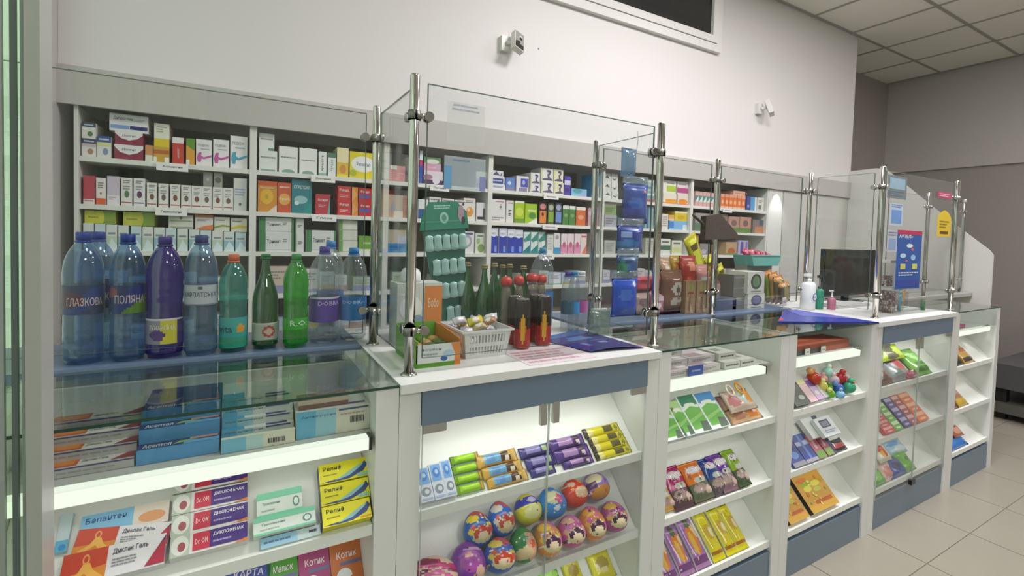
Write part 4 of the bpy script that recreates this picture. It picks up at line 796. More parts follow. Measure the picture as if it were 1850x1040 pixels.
# ---- near pay desk: upper shelf of bars
for i, (L, R_, T) in enumerate((((762, 908), (786, 903), (756, 846)), ((787, 902), (809, 898), (779, 838)), ((809, 897), (827, 893), (797, 832)))):
    put('milk_carton', 0, L, R_, T, 0.02, CB('#cfd6e2', [('r', .1, .5, .9, .97, '#6fa6e0'), ('e', .5, .74, .3, .15, '#3f7cc8'), ('e', .55, .76, .14, .07, '#a8cff0'), ('e', .5, .28, .36, .13, '#7f8c94'), ('e', .56, .28, .18, .07, '#d0d6dc'), ('r', .1, .04, .9, .1, '#9fb0c8')]), 'narrow blue and silver box, %s of three from left' % ORD[i + 1], 'box', group='narrow blue and silver boxes')
lime = [('r', 0, 0, .1, 1, '#7fae2a'), ('r', .1, .3, .72, .8, '#a8dc2a'), ('r', .8, 0, .9, 1, '#a86a3c'), ('r', .9, 0, 1, 1, '#c0b04a'), ('l', .2, .42, .65, .62, '#d8ec9a', 1)]
for i in range(4):
    put('snack_bar', 0, (826 - 3.5 * i + 2, 893 - i * 18), (879 - 3.5 * i, 880 - i * 18), (824 - 3.5 * i, 877 - i * 18), 0.016, PB('#93cc22', lime, True, 0.05, 16, 8), 'lime green wrapped bar, %s from the bottom' % ORD[i + 1], 'bar', group='lime green bars')
gold = [('r', .16, .15, .55, .85, '#6fa8cc'), ('e', .3, .5, .12, .3, '#5f8fc4'), ('p', [(.55, .1), (.8, .1), (.75, .9), (.58, .9)], '#4f3a2c'), ('e', .7, .35, .06, .2, '#e0d6c0'), ('r', .84, 0, 1, 1, '#d6b060')]
for i, (L, R_, T) in enumerate((((886, 884), (960, 865), (884, 862)), ((877, 866), (950, 846), (874, 842)), ((868, 847), (939, 826), (865, 820)))):
    put('snack_bar', 0, L, R_, T, 0.018, PB('#cda244', gold, True, 0.08, 20, 8), 'gold wrapped bar with blue panel, %s from the bottom' % ORD[i + 1], 'bar', group='gold bars with a blue panel')
viol = [('r', .14, .2, .62, .85, '#8c86bc'), ('l', .2, .4, .56, .65, '#c9c4e0', 1), ('e', .74, .5, .09, .3, '#9fb480')]
for i, (L, R_, T) in enumerate((((966, 867), (1011, 855), (963, 853)), ((957, 849), (1008, 834), (952, 830)), ((945, 829), (1000, 813), (941, 811)))):
    put('snack_bar', 0, L, R_, T, 0.018, PB('#3c3484', viol, True, 0.06, 18, 8), 'indigo wrapped bar, %s from the bottom' % ORD[i + 1], 'bar', group='indigo bars', hs=1.25)
purp = [('r', .22, .2, .62, .85, '#a884b4'), ('l', .26, .4, .58, .68, '#d4bcd8', 1), ('p', [(.62, .1), (.8, .1), (.8, .9), (.66, .9)], '#4a2c44'), ('e', .76, .35, .05, .2, '#d8ccd0'), ('e', .92, .5, .05, .3, '#8a5cb8')]
for i, (L, R_, T) in enumerate((((1026, 853), (1080, 836), (1022, 840)), ((1010, 836), (1073, 819), (1004, 817)), ((1000, 816), (1062, 799), (996, 797)))):
    put('snack_bar', 0, L, R_, T, 0.019, PB('#4c2c80', purp, True, 0.06, 20, 8), 'purple wrapped bar with lilac panel, %s from the bottom' % ORD[i + 1], 'bar', group='purple bars with a lilac panel', hs=1.3)
yel = [('r', 0, 0, .08, 1, '#3a3428'), ('r', .08, 0, .2, 1, '#e2da8a'), ('r', .5, .15, .74, .85, '#5f5a30'), ('l', .53, .3, .72, .7, '#c8b84a', 1), ('e', .88, .5, .08, .3, '#8a8a2c')]
for i, (L, R_, T) in enumerate((((1082, 833), (1146, 815), (1080, 822)), ((1076, 818), (1139, 801), (1074, 806)), ((1069, 804), (1132, 788), (1067, 793)), ((1061, 792), (1124, 775), (1058, 779)))):
    put('snack_bar', 0, L, R_, T, 0.014, PB('#dccf1c', yel, True, 0.04, 20, 6), 'small yellow wrapped bar, %s from the bottom' % ORD[i + 1], 'bar', group='small yellow bars', hs=1.55)
# ---- near pay desk: middle shelf of wrapped eggs
def egg(w_, h, d, base, dec):
    q = MB(); n = 48; m_ = 34; idx = []
    for j in range(m_ + 1):
        t = j / m_; a = t * PI; r = math.sin(a) * (1 + 0.14 * math.cos(a)) ; zz = (1 - math.cos(a)) / 2
        idx.append([len(q.v) + i for i in range(n)])
        for i in range(n):
            b = 2 * PI * i / n; q.v.append((w_ / 2 + w_ / 2 * r * math.cos(b), d / 2 + d / 2 * r * math.sin(b), zz * h))
    for j in range(m_):
        for i in range(n):
            k = (i + 1) % n; b = 2 * PI * (i + .5) / n; s_ = math.cos(b)
            zc = (1 - math.cos((j + .5) / m_ * PI)) / 2; rr = math.sin((j + .5) / m_ * PI)
            c = sample(dec, 0.5 + 0.5 * s_ * rr, zc, base) if math.sin(b) < 0 else base
            q.f.append((idx[j][i], idx[j][k], idx[j + 1][k], idx[j + 1][i])); q.m.append(q.mi(gloss(c))); q.sm.append(True)
    return q
def conf(n, cols, r=.05):
    return [('e', random.uniform(.08, .92), random.uniform(.1, .9), random.uniform(.4, 1) * r, random.uniform(.3, .9) * r, random.choice(cols)) for _ in range(n)]
def E1(c1, c2, c3): return conf(9, [c1, c2, c3, '#d8d0dc'], .07) + [('e', .3, .75, .2, .12, c3), ('e', .7, .8, .16, .1, c2), ('e', .5, .28, .33, .22, '#c9bf94'), ('e', .2, .42, .12, .12, c3), ('e', .85, .36, .12, .1, c2), ('e', .5, .9, .25, .07, c2), ('e', .5, .3, .3, .14, c1), ('e', .5, .24, .17, .1, '#dccaa8'), ('p', [(.4, .36), (.6, .36), (.5, .55)], c1), ('e', .22, .5, .1, .07, c2), ('e', .8, .5, .1, .06, c3)]
EG = [((742, 1060), (838, 1060), 995, '#c23474', E1('#d86ca0', '#e0c0a8', '#8a2858'), 'magenta wrapped egg low at the left end'),
 ((822, 1052), (889, 1046), 972, '#7a3c9c', [('e', .5, .45, .3, .25, '#a04c9c'), ('e', .42, .6, .1, .07, '#d89a8c'), ('e', .75, .2, .14, .15, '#c8a48c'), ('e', .6, .75, .3, .04, '#c89cc0')], 'violet wrapped egg with orange bloom, lower row'),
 ((885, 1032), (944, 1026), 964, '#2f58b0', E1('#b8402c', '#c0504c', '#d0b84c'), 'blue wrapped egg with red mark, lower row'),
 ((935, 1012), (982, 1008), 945, '#1f7a3c', [('e', .7, .35, .28, .32, '#c89c80'), ('e', .7, .45, .12, .12, '#c85a34'), ('e', .4, .2, .3, .15, '#c9b48c'), ('e', .62, .7, .2, .08, '#b88c78')], 'green wrapped egg in the lower row'),
 ((983, 1003), (1030, 996), 934, '#cf8a44', E1('#4a2c48', '#c06aa0', '#e0b83c'), 'orange and pink wrapped egg below the yellow ball egg'),
 ((1026, 985), (1073, 978), 924, '#b8508c', E1('#4a3048', '#c07ab0', '#d0a084'), 'pink wrapped egg, third from right in the lower row'),
 ((1066, 972), (1111, 966), 908, '#cc7c44', E1('#4a2c40', '#c8589c', '#d8a040'), 'orange wrapped egg, second from right in the lower row'),
 ((1106, 956), (1150, 950), 898, '#9c4484', E1('#3f3038', '#c07898', '#c8a04c'), 'plum wrapped egg at the right end of the lower row')]
for L, R_, vt, c, dec, lb in EG:
    put('chocolate_egg', 1, L, R_, (L[0] - 4, vt), 0.08, lambda w_, h, d, c=c, dec=dec: egg(w_, h, d, c, dec + conf(7, ['#e8dcc8', '#5a2c50', '#d8a83c', '#c84c6c'], .045)), lb, 'egg', group='wrapped eggs in the lower row', smin=0.0)
EG2 = [((852, 985), (905, 975), 920, '#1f66b8', E1('#c03a2c', '#c84a44', '#e0c83c'), 'blue wrapped egg above the violet one, upper row'),
 ((900, 966), (945, 957), 900, '#1f6cc8', E1('#c03a2c', '#c85060', '#d8d0c0'), 'blue wrapped egg left of the yellow ball, upper row'),
 ((946, 943), (994, 934), 888, '#d4cc34', [('r', 0, .55, 1, .85, '#3038a8'), ('e', .6, .7, .2, .1, '#b8b4d8'), ('e', .5, .3, .3, .2, '#dcdc9c')], 'yellow and royal blue wrapped egg, upper row'),
 ((991, 933), (1040, 924), 876, '#1f84d0', [('e', .45, .6, .28, .22, '#c8c8a0'), ('e', .6, .5, .14, .16, '#c84c84'), ('e', .45, .25, .12, .08, '#d0d8e0')], 'sky blue wrapped egg, upper row'),
 ((1035, 912), (1078, 903), 860, '#cc3a24', [('e', .6, .4, .3, .2, '#d8b490'), ('e', .3, .75, .15, .1, '#e0b8a0'), ('e', .75, .8, .15, .08, '#e08c3c')], 'red wrapped egg, upper row'),
 ((1076, 899), (1118, 891), 846, '#9474c4', [('e', .35, .68, .3, .18, '#ccc49c'), ('e', .5, .22, .38, .2, '#c88a34'), ('r', 0, .38, .3, .6, '#5a3060'), ('e', .93, .4, .05, .4, '#e8e8ea')], 'lilac and amber wrapped egg, right end of upper row')]
for L, R_, vt, c, dec, lb in EG2:
    put('chocolate_egg', 1, L, R_, (L[0] - 4, vt), 0.075, lambda w_, h, d, c=c, dec=dec: egg(w_, h, d, c, dec + conf(7, ['#e8e0d0', '#3a3c80', '#d8b83c', '#c84040'], .045)), lb, 'egg', group='wrapped eggs in the upper row', lift=0.004, smin=0.0)
put('gift_bag', 1, (744, 1060), (762, 1060), (744, 1008), 0.03, PB('#2a4038', [('e', .5, .5, .3, .3, '#1a2c28')], nx=6, nz=10), 'dark green pack at the left end beside the magenta egg', 'bag')
# near pay desk, low shelf: tops only
put('sweets_bag', 2, (978, 1075), (1023, 1064), (958, 1022), 0.02, PB('#5cb83c', [('r', .1, .5, .6, .9, '#8cd83c'), ('e', .6, .5, .3, .2, '#a8e060')]), 'bright green sweets bag below the eggs', 'bag')
put('sweets_bag', 2, (1030, 1062), (1062, 1052), (1010, 1010), 0.02, PB('#d8cc1c', [('e', .5, .5, .3, .2, '#a89030'), ('r', 0, 0, .16, 1, '#e8e02c')]), 'yellow sweets bag below the eggs, left', 'bag')
put('sweets_bag', 2, (1078, 1050), (1120, 1040), (1058, 997), 0.02, PB('#dccf1a', [('e', .5, .5, .28, .22, '#b09a40'), ('e', .5, .3, .14, .1, '#e8d89a'), ('r', 0, 0, .2, 1, '#ece428')]), 'yellow sweets bag below the eggs, right', 'bag')
# ---- glass topped counter right of the near desk
xr = (1.247, 1.858)
for i in range(5):
    q = carton(0.145, 0.1, 0.024, '#c4c0bc', [('r', .1, .2, .5, .8, '#b9b0b4'), ('l', .15, .3, .8, .7, '#77777c', 2)], top='#bcb0b4', topdec=[('r', .1, .1, .6, .5, '#a08890'), ('r', .62, .2, .9, .6, '#d0ccc8')])
    q.build('medicine_box', None, (1.262 + (i % 2) * 0.152 + 0.012 * (i // 2), 1.165 + 0.035 * (i // 2) + 0.004, 0.918 + 0.0245 * (i // 2)), label='grey mauve flat box under the second glass top, %s from the front left' % ORD[i + 1], cat='box', group='flat grey mauve boxes under the second glass top')
q = carton(0.075, 0.003, 0.034, '#35509c', [('l', .2, .3, .8, .7, '#8fa0d0', 1)]); q.build('price_card', None, (1.375, 1.158, 0.918), label='small dark blue card under the second glass top', cat='card')
for i, (a, b) in enumerate(((1.575, 0.09), (1.67, 0.085), (1.58, 0.1))):
    q = carton(b, 0.11, 0.026, '#c9c9c0', [('l', .1, .3, .9, .7, '#5a5a58', 1)], top='#bdbdb6', topdec=[('r', .2, .3, .6, .6, '#8a8a88')]); q.build('medicine_box', None, (a, 1.163 + (0.03 if i == 2 else 0), 0.918 + (0.0265 if i == 2 else 0)), label='pale flat box under the second glass top, %s of three at right' % ORD[i + 1], cat='box', group='pale flat boxes at right under the second glass top')
grn = lambda top, st: [('r', 0, .72, 1, 1, top), ('p', [(.08, .1), (.95, .1), (.95, .62), (.5, .7), (.08, .6)], '#5fae34'), ('e', .5, .74, .3, .05, '#dfe8d8'), ('p', [(.08, .35), (.95, .5), (.95, .42), (.08, .26)], '#8cc860'), ('p', [(.5, .02), (.95, .02), (.95, .25), (.6, .28)], '#4a5c48'), ('r', 0, 0, .08, 1, '#dfe6e6')]
for i, (L, R_, T, top) in enumerate((((1196, 804), (1236, 794), (1190, 745), '#8fb46a'), ((1238, 793), (1262, 786), (1204, 730), '#a9cf8a'), ((1259, 788), (1290, 778), (1228, 719), '#2f7f5c'), ((1289, 779), (1322, 770), (1257, 714), '#4a8cc8'))):
    put('wipes_pack', 0, L, R_, T, 0.022, CB('#dfe8e4', grn(top, '')), 'white and green upright pack, %s from left beside the orange bibs' % ORD[i + 1], 'pack', group='white and green packs', xr=xr)
put('rattle_pack', 0, (1335, 776), (1388, 757), (1298, 722), 0.02, PB('#d8b08a', [('r', 0, .6, .5, 1, '#c89a98'), ('e', .25, .7, .14, .12, '#cf7c84'), ('e', .78, .78, .14, .25, '#e89a24'), ('e', .55, .7, .12, .22, '#c9d8d8'), ('e', .3, .25, .2, .15, '#c08a70'), ('e', .75, .25, .25, .16, '#e08c3c'), ('r', 0, .45, .5, .5, '#6a5a54')], wob=.3), 'orange and pink baby bib pack with loops, lower', 'pack')
put('rattle_pack', 0, (1328, 748), (1372, 730), (1296, 708), 0.02, PB('#d9c4b4', [('e', .25, .5, .18, .3, '#cf8c90'), ('e', .6, .6, .15, .3, '#c4dcd8'), ('e', .85, .6, .12, .35, '#e8a030')], wob=.3), 'pink and orange baby bib pack, upper, leaning on the first', 'pack', lift=0.026)
for i, x in enumerate((1317, 1334)):
    xx, s = QB(x, 706 - 4 * i, 0, 0.05); q = MB(); q.tube([(0.016 * math.cos(a), 0, 0.022 * math.sin(a)) for a in [j * 2 * PI / 14 for j in range(15)]], 0.004, ['#e8d8c8', '#e8a030'][i])
    q.build('teether_ring', None, (xx, YF + .02 + s * CA - .055 * SA, LIP[0] + s * SA + .055 * CA), (-PI / 4, 0, 0), label=['pale loop teether above the pink bib pack', 'orange loop teether above the pink bib pack'][i], cat='ring')
wafer = lambda c, c2: [('r', 0, .62, 1, 1, c), ('e', .5, .76, .34, .1, '#dcd0d4'), ('t', 'Lani', .2, .70, .85, .86, '#f0ecf0'), ('r', 0, 0, 1, .42, c2), ('e', .6, .5, .3, .08, '#c8c8c0'), ('e', .4, .3, .3, .12, '#a08a84'), ('e', .75, .22, .16, .1, '#c9b0a4')]
for i, (L, R_, T, c, c2, nm) in enumerate((((1192, 928), (1225, 918), (1188, 868), '#d8b84c', '#c9a050', 'amber'), ((1228, 922), (1264, 908), (1204, 842), '#b02c6c', '#5a4048', 'crimson'), ((1262, 906), (1300, 895), (1232, 836), '#dd7a2c', '#5f6a50', 'orange'), ((1298, 897), (1330, 886), (1268, 828), '#2a4c94', '#5a5058', 'navy'), ((1316, 890), (1346, 881), (1290, 820), '#6a3ca0', '#8c6c78', 'violet'), ((1344, 880), (1366, 872), (1318, 810), '#8cb42c', '#4a5c40', 'lime'))):
    put('fruit_chips_bag', 1, L, R_, T, 0.026, PB(c, wafer(c, c2) + conf(12, ['#c8c0b8', '#8a6c60', '#4a3c3c', '#7a9a50'], .06), wob=.2, nx=20, nz=30), '%s topped snack pouch with dark foot on the middle slope' % nm, 'bag', group='snack pouches on the middle slope', xr=xr, lift=0.004 * (i % 3))
pin = [('e', .5, .48, .28, .26, '#d8843c'), ('e', .42, .42, .14, .2, '#dcb04c'), ('e', .5, .78, .16, .1, '#5a6a4c'), ('r', 0, .1, 1, .2, '#7a4a80'), ('r', 0, 0, 1, .1, '#a47ca4'), ('e', .78, .62, .12, .12, '#d8c8a0'), ('r', 0, 0, .05, 1, '#d8c4dc')]
for i, (L, R_, T) in enumerate((((1204, 1060), (1236, 1050), (1176, 958)), ((1238, 1048), (1266, 1038), (1206, 944)), ((1268, 1038), (1296, 1028), (1232, 930)))):
    put('fruit_juice_bag', 2, L, R_, T, 0.022, PB('#a074b0', pin + conf(6, ['#e8c890', '#d8703c', '#c8b0d0'], .05), wob=.08, nx=20, nz=34), 'lilac fruit printed pouch, %s of three on the low slope' % ORD[i + 1], 'bag', group='lilac fruit printed pouches', xr=xr)
ban = [('e', .5, .52, .3, .14, '#cba84c'), ('e', .62, .5, .14, .08, '#e4dcb4'), ('r', .1, .84, .9, .9, '#6a7a2c'), ('r', 0, .12, 1, .18, '#a8682c'), ('e', .3, .3, .2, .06, '#d8c82c'), ('r', 0, 0, .05, 1, '#ece8a0')]
for i, (L, R_, T) in enumerate((((1300, 1024), (1322, 1014), (1260, 922)), ((1324, 1012), (1345, 1004), (1281, 916)), ((1345, 1005), (1363, 994), (1304, 908)))):
    put('banana_chips_bag', 2, L, R_, T, 0.022, PB('#d8cc22', ban + conf(8, ['#e8dc6c', '#b89c3c', '#8c9430'], .05), wob=.08, nx=20, nz=34), 'yellow banana printed pouch, %s of three on the low slope' % ORD[i + 1], 'bag', group='yellow banana printed pouches', xr=xr)
# ---- glass topped counter left of the far desk
xr = (1.973, 2.574)
q = carton(0.5, 0.12, 0.04, '#8a4a38', [('r', 0, 0, .6, .5, '#4a4a48'), ('r', .6, 0, 1, .6, '#a85a44')], top='#a8563c', topdec=[('l', .1, .2, .9, .5, '#8a4434', 2)]); q.build('medicine_box', None, (1.985, 1.175, 0.918), label='long brick red box under the third glass top', cat='box')
for i, a in enumerate((2.0, 2.11, 2.235)):
    q = carton(0.035, 0.003, 0.026, '#d8d6cc', [('l', .2, .3, .8, .7, '#8a8a88', 1)]); q.build('price_card', None, (a, 1.165, 0.918), label='small white card before the brick red box, %s from left' % ORD[i + 1], cat='card', group='small white cards before the brick red box')
for i, (L, R_, T, c, dec, nm) in enumerate((((1440, 735), (1464, 727), (1432, 688), '#3f4a3c', [('e', .7, .3, .2, .1, '#b0b4ac'), ('r', .0, .9, 1, 1, '#dfe0dc')], 'dark green slim box with pale top'), ((1466, 727), (1478, 722), (1444, 686), '#d8b8b8', [('r', 0, .8, 1, 1, '#d8d8a0')], 'rose slim box'), ((1479, 722), (1490, 718), (1456, 683), '#c4a8cc', [('r', 0, .6, 1, .9, '#7a5aa0'), ('e', .5, .3, .3, .1, '#e0d8e0')], 'lilac slim box'), ((1491, 718), (1501, 714), (1470, 690), '#dedcd8', [('r', 0, 0, 1, .2, '#c8c0c8')], 'white slim box'))):
    put('toy_box', 0, L, R_, T, 0.02, CB(c, dec), nm + ' standing left of the ball toys', 'box', xr=xr)
BALLS = [(1470, 683, .030, '#b83c24', '#d89a64', 'brown red'), (1496, 672, .024, '#a8dcd0', '#dfece6', 'mint white'), (1488, 684, .018, '#d8a0a0', None, 'rose'), (1486, 697, .022, '#d8d068', '#e8e4a0', 'yellow'), (1507, 686, .022, '#e0ccd8', None, 'pale pink'), (1518, 683, .026, '#b8303c', None, 'crimson'), (1514, 701, .024, '#2f58b0', '#6f94dc', 'blue'), (1500, 711, .020, '#6ab030', '#d0e080', 'green'), (1518, 712, .019, '#7fb8e0', None, 'sky blue'), (1534, 699, .027, '#3f9c78', None, 'sea green'), (1499, 700, .015, '#5fa040', None, 'leaf green'), (1526, 688, .016, '#d8646c', None, 'coral')]
for i, (u, v, r, c, c2, nm) in enumerate(BALLS):
    x, s = QB(u, v, 0, r); s = max(s, r * .6); x = min(max(x, xr[0] + r), xr[1] - r)
    t = thing('ball_toy', '%s round bath toy in the heap of small toys' % nm, 'toy', (x, YF + .02 + s * CA - r * SA, LIP[0] + s * SA + r * CA), (random.uniform(-.6, .3), random.uniform(-.5, .5), random.uniform(-1, 1)), group='round bath toys heaped on the slope')
    q = MB(); q.lathe([(0.001, -r)] + [(r * math.sin(a), -r * math.cos(a)) for a in [PI * j / 10 for j in range(1, 10)]] + [(0.001, r)], gloss(c), n=16); q.build('body', t)
    q = MB(); rr = r * .55; q.lathe([(rr * .5, 0)] + [(rr * math.sin(a), rr - rr * math.cos(a)) for a in [PI * j / 6 for j in range(2, 6)]] + [(0.001, 2 * rr)], gloss(c2 or c), n=12); q.build('head', t, (0, 0, r * .65))
    q = MB(); q.lathe([(r * .18, 0), (r * .16, r * .3), (r * .02, r * .34)], '#d88a30', n=8); q.build('beak', t, (0, -rr * .75, r * .65 + rr), (PI / 2, 0, 0))
for i, (L, R_, T, c, dec, nm) in enumerate((((1440, 850), (1463, 843), (1434, 778), '#3c4c8c', [('r', 0, .5, 1, 1, '#5a4c88'), ('e', .5, .6, .3, .1, '#b0505c'), ('e', .5, .3, .3, .1, '#6a8fd0'), ('r', 0, 0, 1, .12, '#8a8a90')], 'blue brush pack with rose print'), ((1464, 843), (1486, 836), (1446, 790), '#34488c', [('r', 0, .6, 1, .75, '#a8b4cc'), ('r', .4, 0, .6, 1, '#5c78c0'), ('r', 0, 0, 1, .12, '#9a9aa0')], 'navy brush pack'), ((1502, 830), (1518, 822), (1472, 765), '#34405c', [('r', .3, .5, .7, .9, '#1f2840')], 'dark slim brush pack behind'), ((1487, 836), (1500, 830), (1470, 790), '#b0606c', [('r', 0, 0, 1, .3, '#6f9448'), ('r', .3, .4, .6, .9, '#d0a8b0')], 'rose toothbrush pack'), ((1502, 829), (1513, 825), (1484, 785), '#a85468', [('r', 0, 0, 1, .3, '#7f9c50'), ('r', .3, .4, .6, .9, '#d0a8b0')], 'dark rose toothbrush pack'))):
    put('toothbrush_pack', 1, L, R_, T, 0.014, CB(c, dec), nm + ', middle slope of the third display', 'pack', xr=xr, lift=[0, .002, 0, .004, .003][i])
put('card_box', 1, (1470, 793), (1497, 783), (1446, 757), 0.024, CB('#d9dad6', [('r', .7, 0, 1, 1, '#4a506c')]), 'white folded box behind the rose toothbrush packs', 'box', xr=xr, lift=.016)
put('thermometer_box', 1, (1492, 790), (1520, 781), (1470, 757), 0.02, CB('#d6dade', [('r', .2, .45, .75, .85, '#4a4c5c'), ('r', .28, .52, .67, .78, '#7a8090'), ('l', .2, .15, .9, .35, '#9aa4b8', 2)]), 'silver box with a dark square window', 'box', xr=xr, lift=.042)
put('comb_pack', 1, (1514, 826), (1538, 812), (1502, 800), 0.016, PB('#3a3438', [('r', .1, .3, .9, .6, '#a8504c'), ('r', .1, .7, .8, .9, '#5a5458')], True, .1), 'flat black and red pack at the right of the middle slope', 'pack', xr=xr)
jig = [('e', .35, .72, .2, .1, '#a8bc3c'), ('e', .3, .6, .14, .08, '#e4dc4c'), ('e', .65, .68, .16, .08, '#e8dc50'), ('e', .6, .52, .14, .06, '#c8cc50'), ('r', .3, .18, .9, .27, '#c0602c'), ('e', .25, .85, .18, .06, '#d87c3c'), ('r', 0, 0, 1, .1, '#c89c34')]
put('puzzle_box', 2, (1430, 950), (1462, 930), (1404, 880), 0.018, CB('#d8a040', jig + conf(12, ['#e0c040', '#a8b040', '#d87a3c', '#e8dc70'], .06), side='#2c2a22'), 'amber fruit printed box on the low slope, left', 'box', xr=xr)
put('puzzle_box', 2, (1470, 928), (1517, 908), (1432, 862), 0.022, CB('#d6a23c', jig + conf(14, ['#e0c040', '#a8b040', '#d87a3c', '#e8dc70'], .06), side='#2c2a22'), 'amber fruit printed box on the low slope, right', 'box', xr=xr)
# ---- far pay desk shelves
xr = (2.688, 3.472)
for L, R_, T, c, dec, lb in (((1594, 695), (1624, 688), (1592, 655), '#7a5448', [('e', .6, .7, .25, .12, '#a88478'), ('e', .4, .3, .25, .12, '#5a3c34')], 'brown toy bag at the left of the far desk'),
    ((1622, 690), (1656, 678), (1596, 640), '#8f9498', [('r', .5, .35, .95, .95, '#d8505c'), ('e', .3, .7, .2, .12, '#4a4448'), ('e', .4, .3, .2, .1, '#6a8078')], 'grey and red toy bag beside the brown one'),
    ((1648, 684), (1666, 676), (1640, 668), '#a83c58', [('e', .5, .5, .3, .3, '#7a2c44')], 'small crimson toy bag below the green one'),
    ((1664, 679), (1692, 670), (1632, 630), '#7cc04c', [('r', .2, .1, .9, .3, '#4f8c2c'), ('p', [(.1, .9), (.3, .9), (.8, .4), (.6, .4)], '#b8e890'), ('r', .3, .35, .9, .42, '#5a9c3c')], 'bright green toy bag at the right of the far desk')):
    put('toy_bag', 0, L, R_, T, 0.03, PB(c, dec, wob=.2), lb, 'bag', xr=xr)
put('toy_bag', 0, (1598, 655), (1640, 640), (1596, 622), 0.02, PB('#c4e020', [('e', .5, .4, .25, .4, '#7a7a60'), ('e', .8, .5, .2, .3, '#d8ec50')], wob=.3), 'acid yellow crumpled bag at the top of the far desk shelf', 'bag', xr=xr, lift=.034)
for j, (c, c2, L, R_, T, nm) in enumerate((('#c8484c', '#e0a0a0', (1602, 785), (1620, 779), (1586, 748), 'red'), ('#6ab04a', '#c8e0b0', (1621, 779), (1634, 774), (1590, 728), 'green'), ('#4a4484', '#b0acd0', (1638, 774), (1650, 769), (1602, 720), 'indigo'), ('#a84c54', '#dcb0b0', (1651, 769), (1664, 765), (1622, 714), 'wine red'), ('#e07844', '#f0b898', (1665, 765), (1682, 758), (1638, 710), 'orange'))):
    dd = []
    for i in range(6): dd += [('r', .08, i / 6 + .02, .92, i / 6 + .13, c2 if i % 2 else c), ('e', .5, i / 6 + .08, .3, .035, c2)]
    put('fruit_puree_pack', 1, L, R_, T, 0.02, CB(c, dd), '%s row of small sweets tubes in a tray, far desk' % nm, 'pack', xr=xr)
for L, R_, T, c, dec, lb in (((1586, 886), (1612, 872), (1582, 846), '#5cac3c', [('e', .5, .5, .3, .3, '#8cc868')], 'green plush pack at the low left of the far desk'),
    ((1606, 874), (1632, 862), (1584, 822), '#e4c0b8', [('e', .5, .3, .3, .2, '#d88a80'), ('r', 0, .6, 1, 1, '#e8e0dc')], 'pale pink and white pack on the low shelf'),
    ((1618, 866), (1648, 852), (1598, 832), '#3450a0', [('e', .5, .5, .2, .2, '#2a3468')], 'royal blue cloth pack on the low shelf'),
    ((1644, 856), (1664, 846), (1618, 818), '#6cb43c', [('e', .6, .55, .16, .14, '#4a8430')], 'green frog shaped pack on the low shelf')):
    put('plush_pack', 2, L, R_, T, 0.026, PB(c, dec, wob=.2), lb, 'toy', xr=xr)
put('plush_pack', 2, (1596, 836), (1618, 826), (1584, 800), 0.024, PB('#e8e0d0', [('e', .45, .7, .3, .2, '#c83424'), ('e', .5, .4, .25, .2, '#e8b030'), ('e', .6, .5, .12, .3, '#d04428')], wob=.1), 'white pack with red and yellow duck print', 'toy', xr=xr, lift=.03)
put('plush_pack', 2, (1614, 824), (1645, 812), (1604, 794), 0.022, PB('#a8cce0', [('e', .4, .7, .3, .15, '#5ca0dc'), ('e', .6, .3, .3, .2, '#dfe8ec')], wob=.2), 'pale sky blue pack at the back of the low shelf', 'toy', xr=xr, lift=.0)
# ---- last display counter
xr = (3.588, 4.15)
q = carton(0.2, 0.1, 0.02, '#b04460', [('l', .1, .3, .9, .7, '#d8a0b0', 1)], top='#a84058'); q.build('medicine_box', None, (3.62, 1.17, 0.918), label='crimson flat box under the last glass top', cat='box')
for k, L, R_, T, c, dec, lb in ((0, (1735, 660), (1747, 657), (1728, 627), '#2f2a28', [('e', .5, .6, .3, .2, '#b8624c')], 'dark toy car pack in the last display'), (0, (1748, 656), (1766, 650), (1734, 622), '#c89c3c', [('r', .1, .1, .9, .3, '#3f3428'), ('r', .3, .6, .9, .8, '#a85a34')], 'amber toy box in the last display'),
    (1, (1728, 745), (1742, 740), (1722, 700), '#7a3c3c', [('e', .5, .5, .3, .2, '#c08a4c')], 'dark red pack on the middle slope, last display'), (1, (1743, 740), (1760, 733), (1728, 702), '#b07c54', [('r', 0, 0, 1, .4, '#c8a83c'), ('r', .2, .6, .8, .9, '#c89890')], 'tan and yellow pack on the middle slope, last display'),
    (2, (1722, 825), (1758, 805), (1716, 780), '#2f6cb8', [('e', .5, .3, .4, .2, '#3f80d0')], 'blue cloth pack on the low slope, last display'), (2, (1730, 790), (1746, 783), (1722, 768), '#b86c54', [('e', .5, .5, .3, .3, '#d8a080')], 'small brick coloured pack above the blue cloth pack')):
    put('toy_pack', k, L, R_, T, 0.02, PB(c, dec, wob=.15, nx=10, nz=10), lb, 'pack', xr=xr, lift=.0 if 'small brick' not in lb else .022)
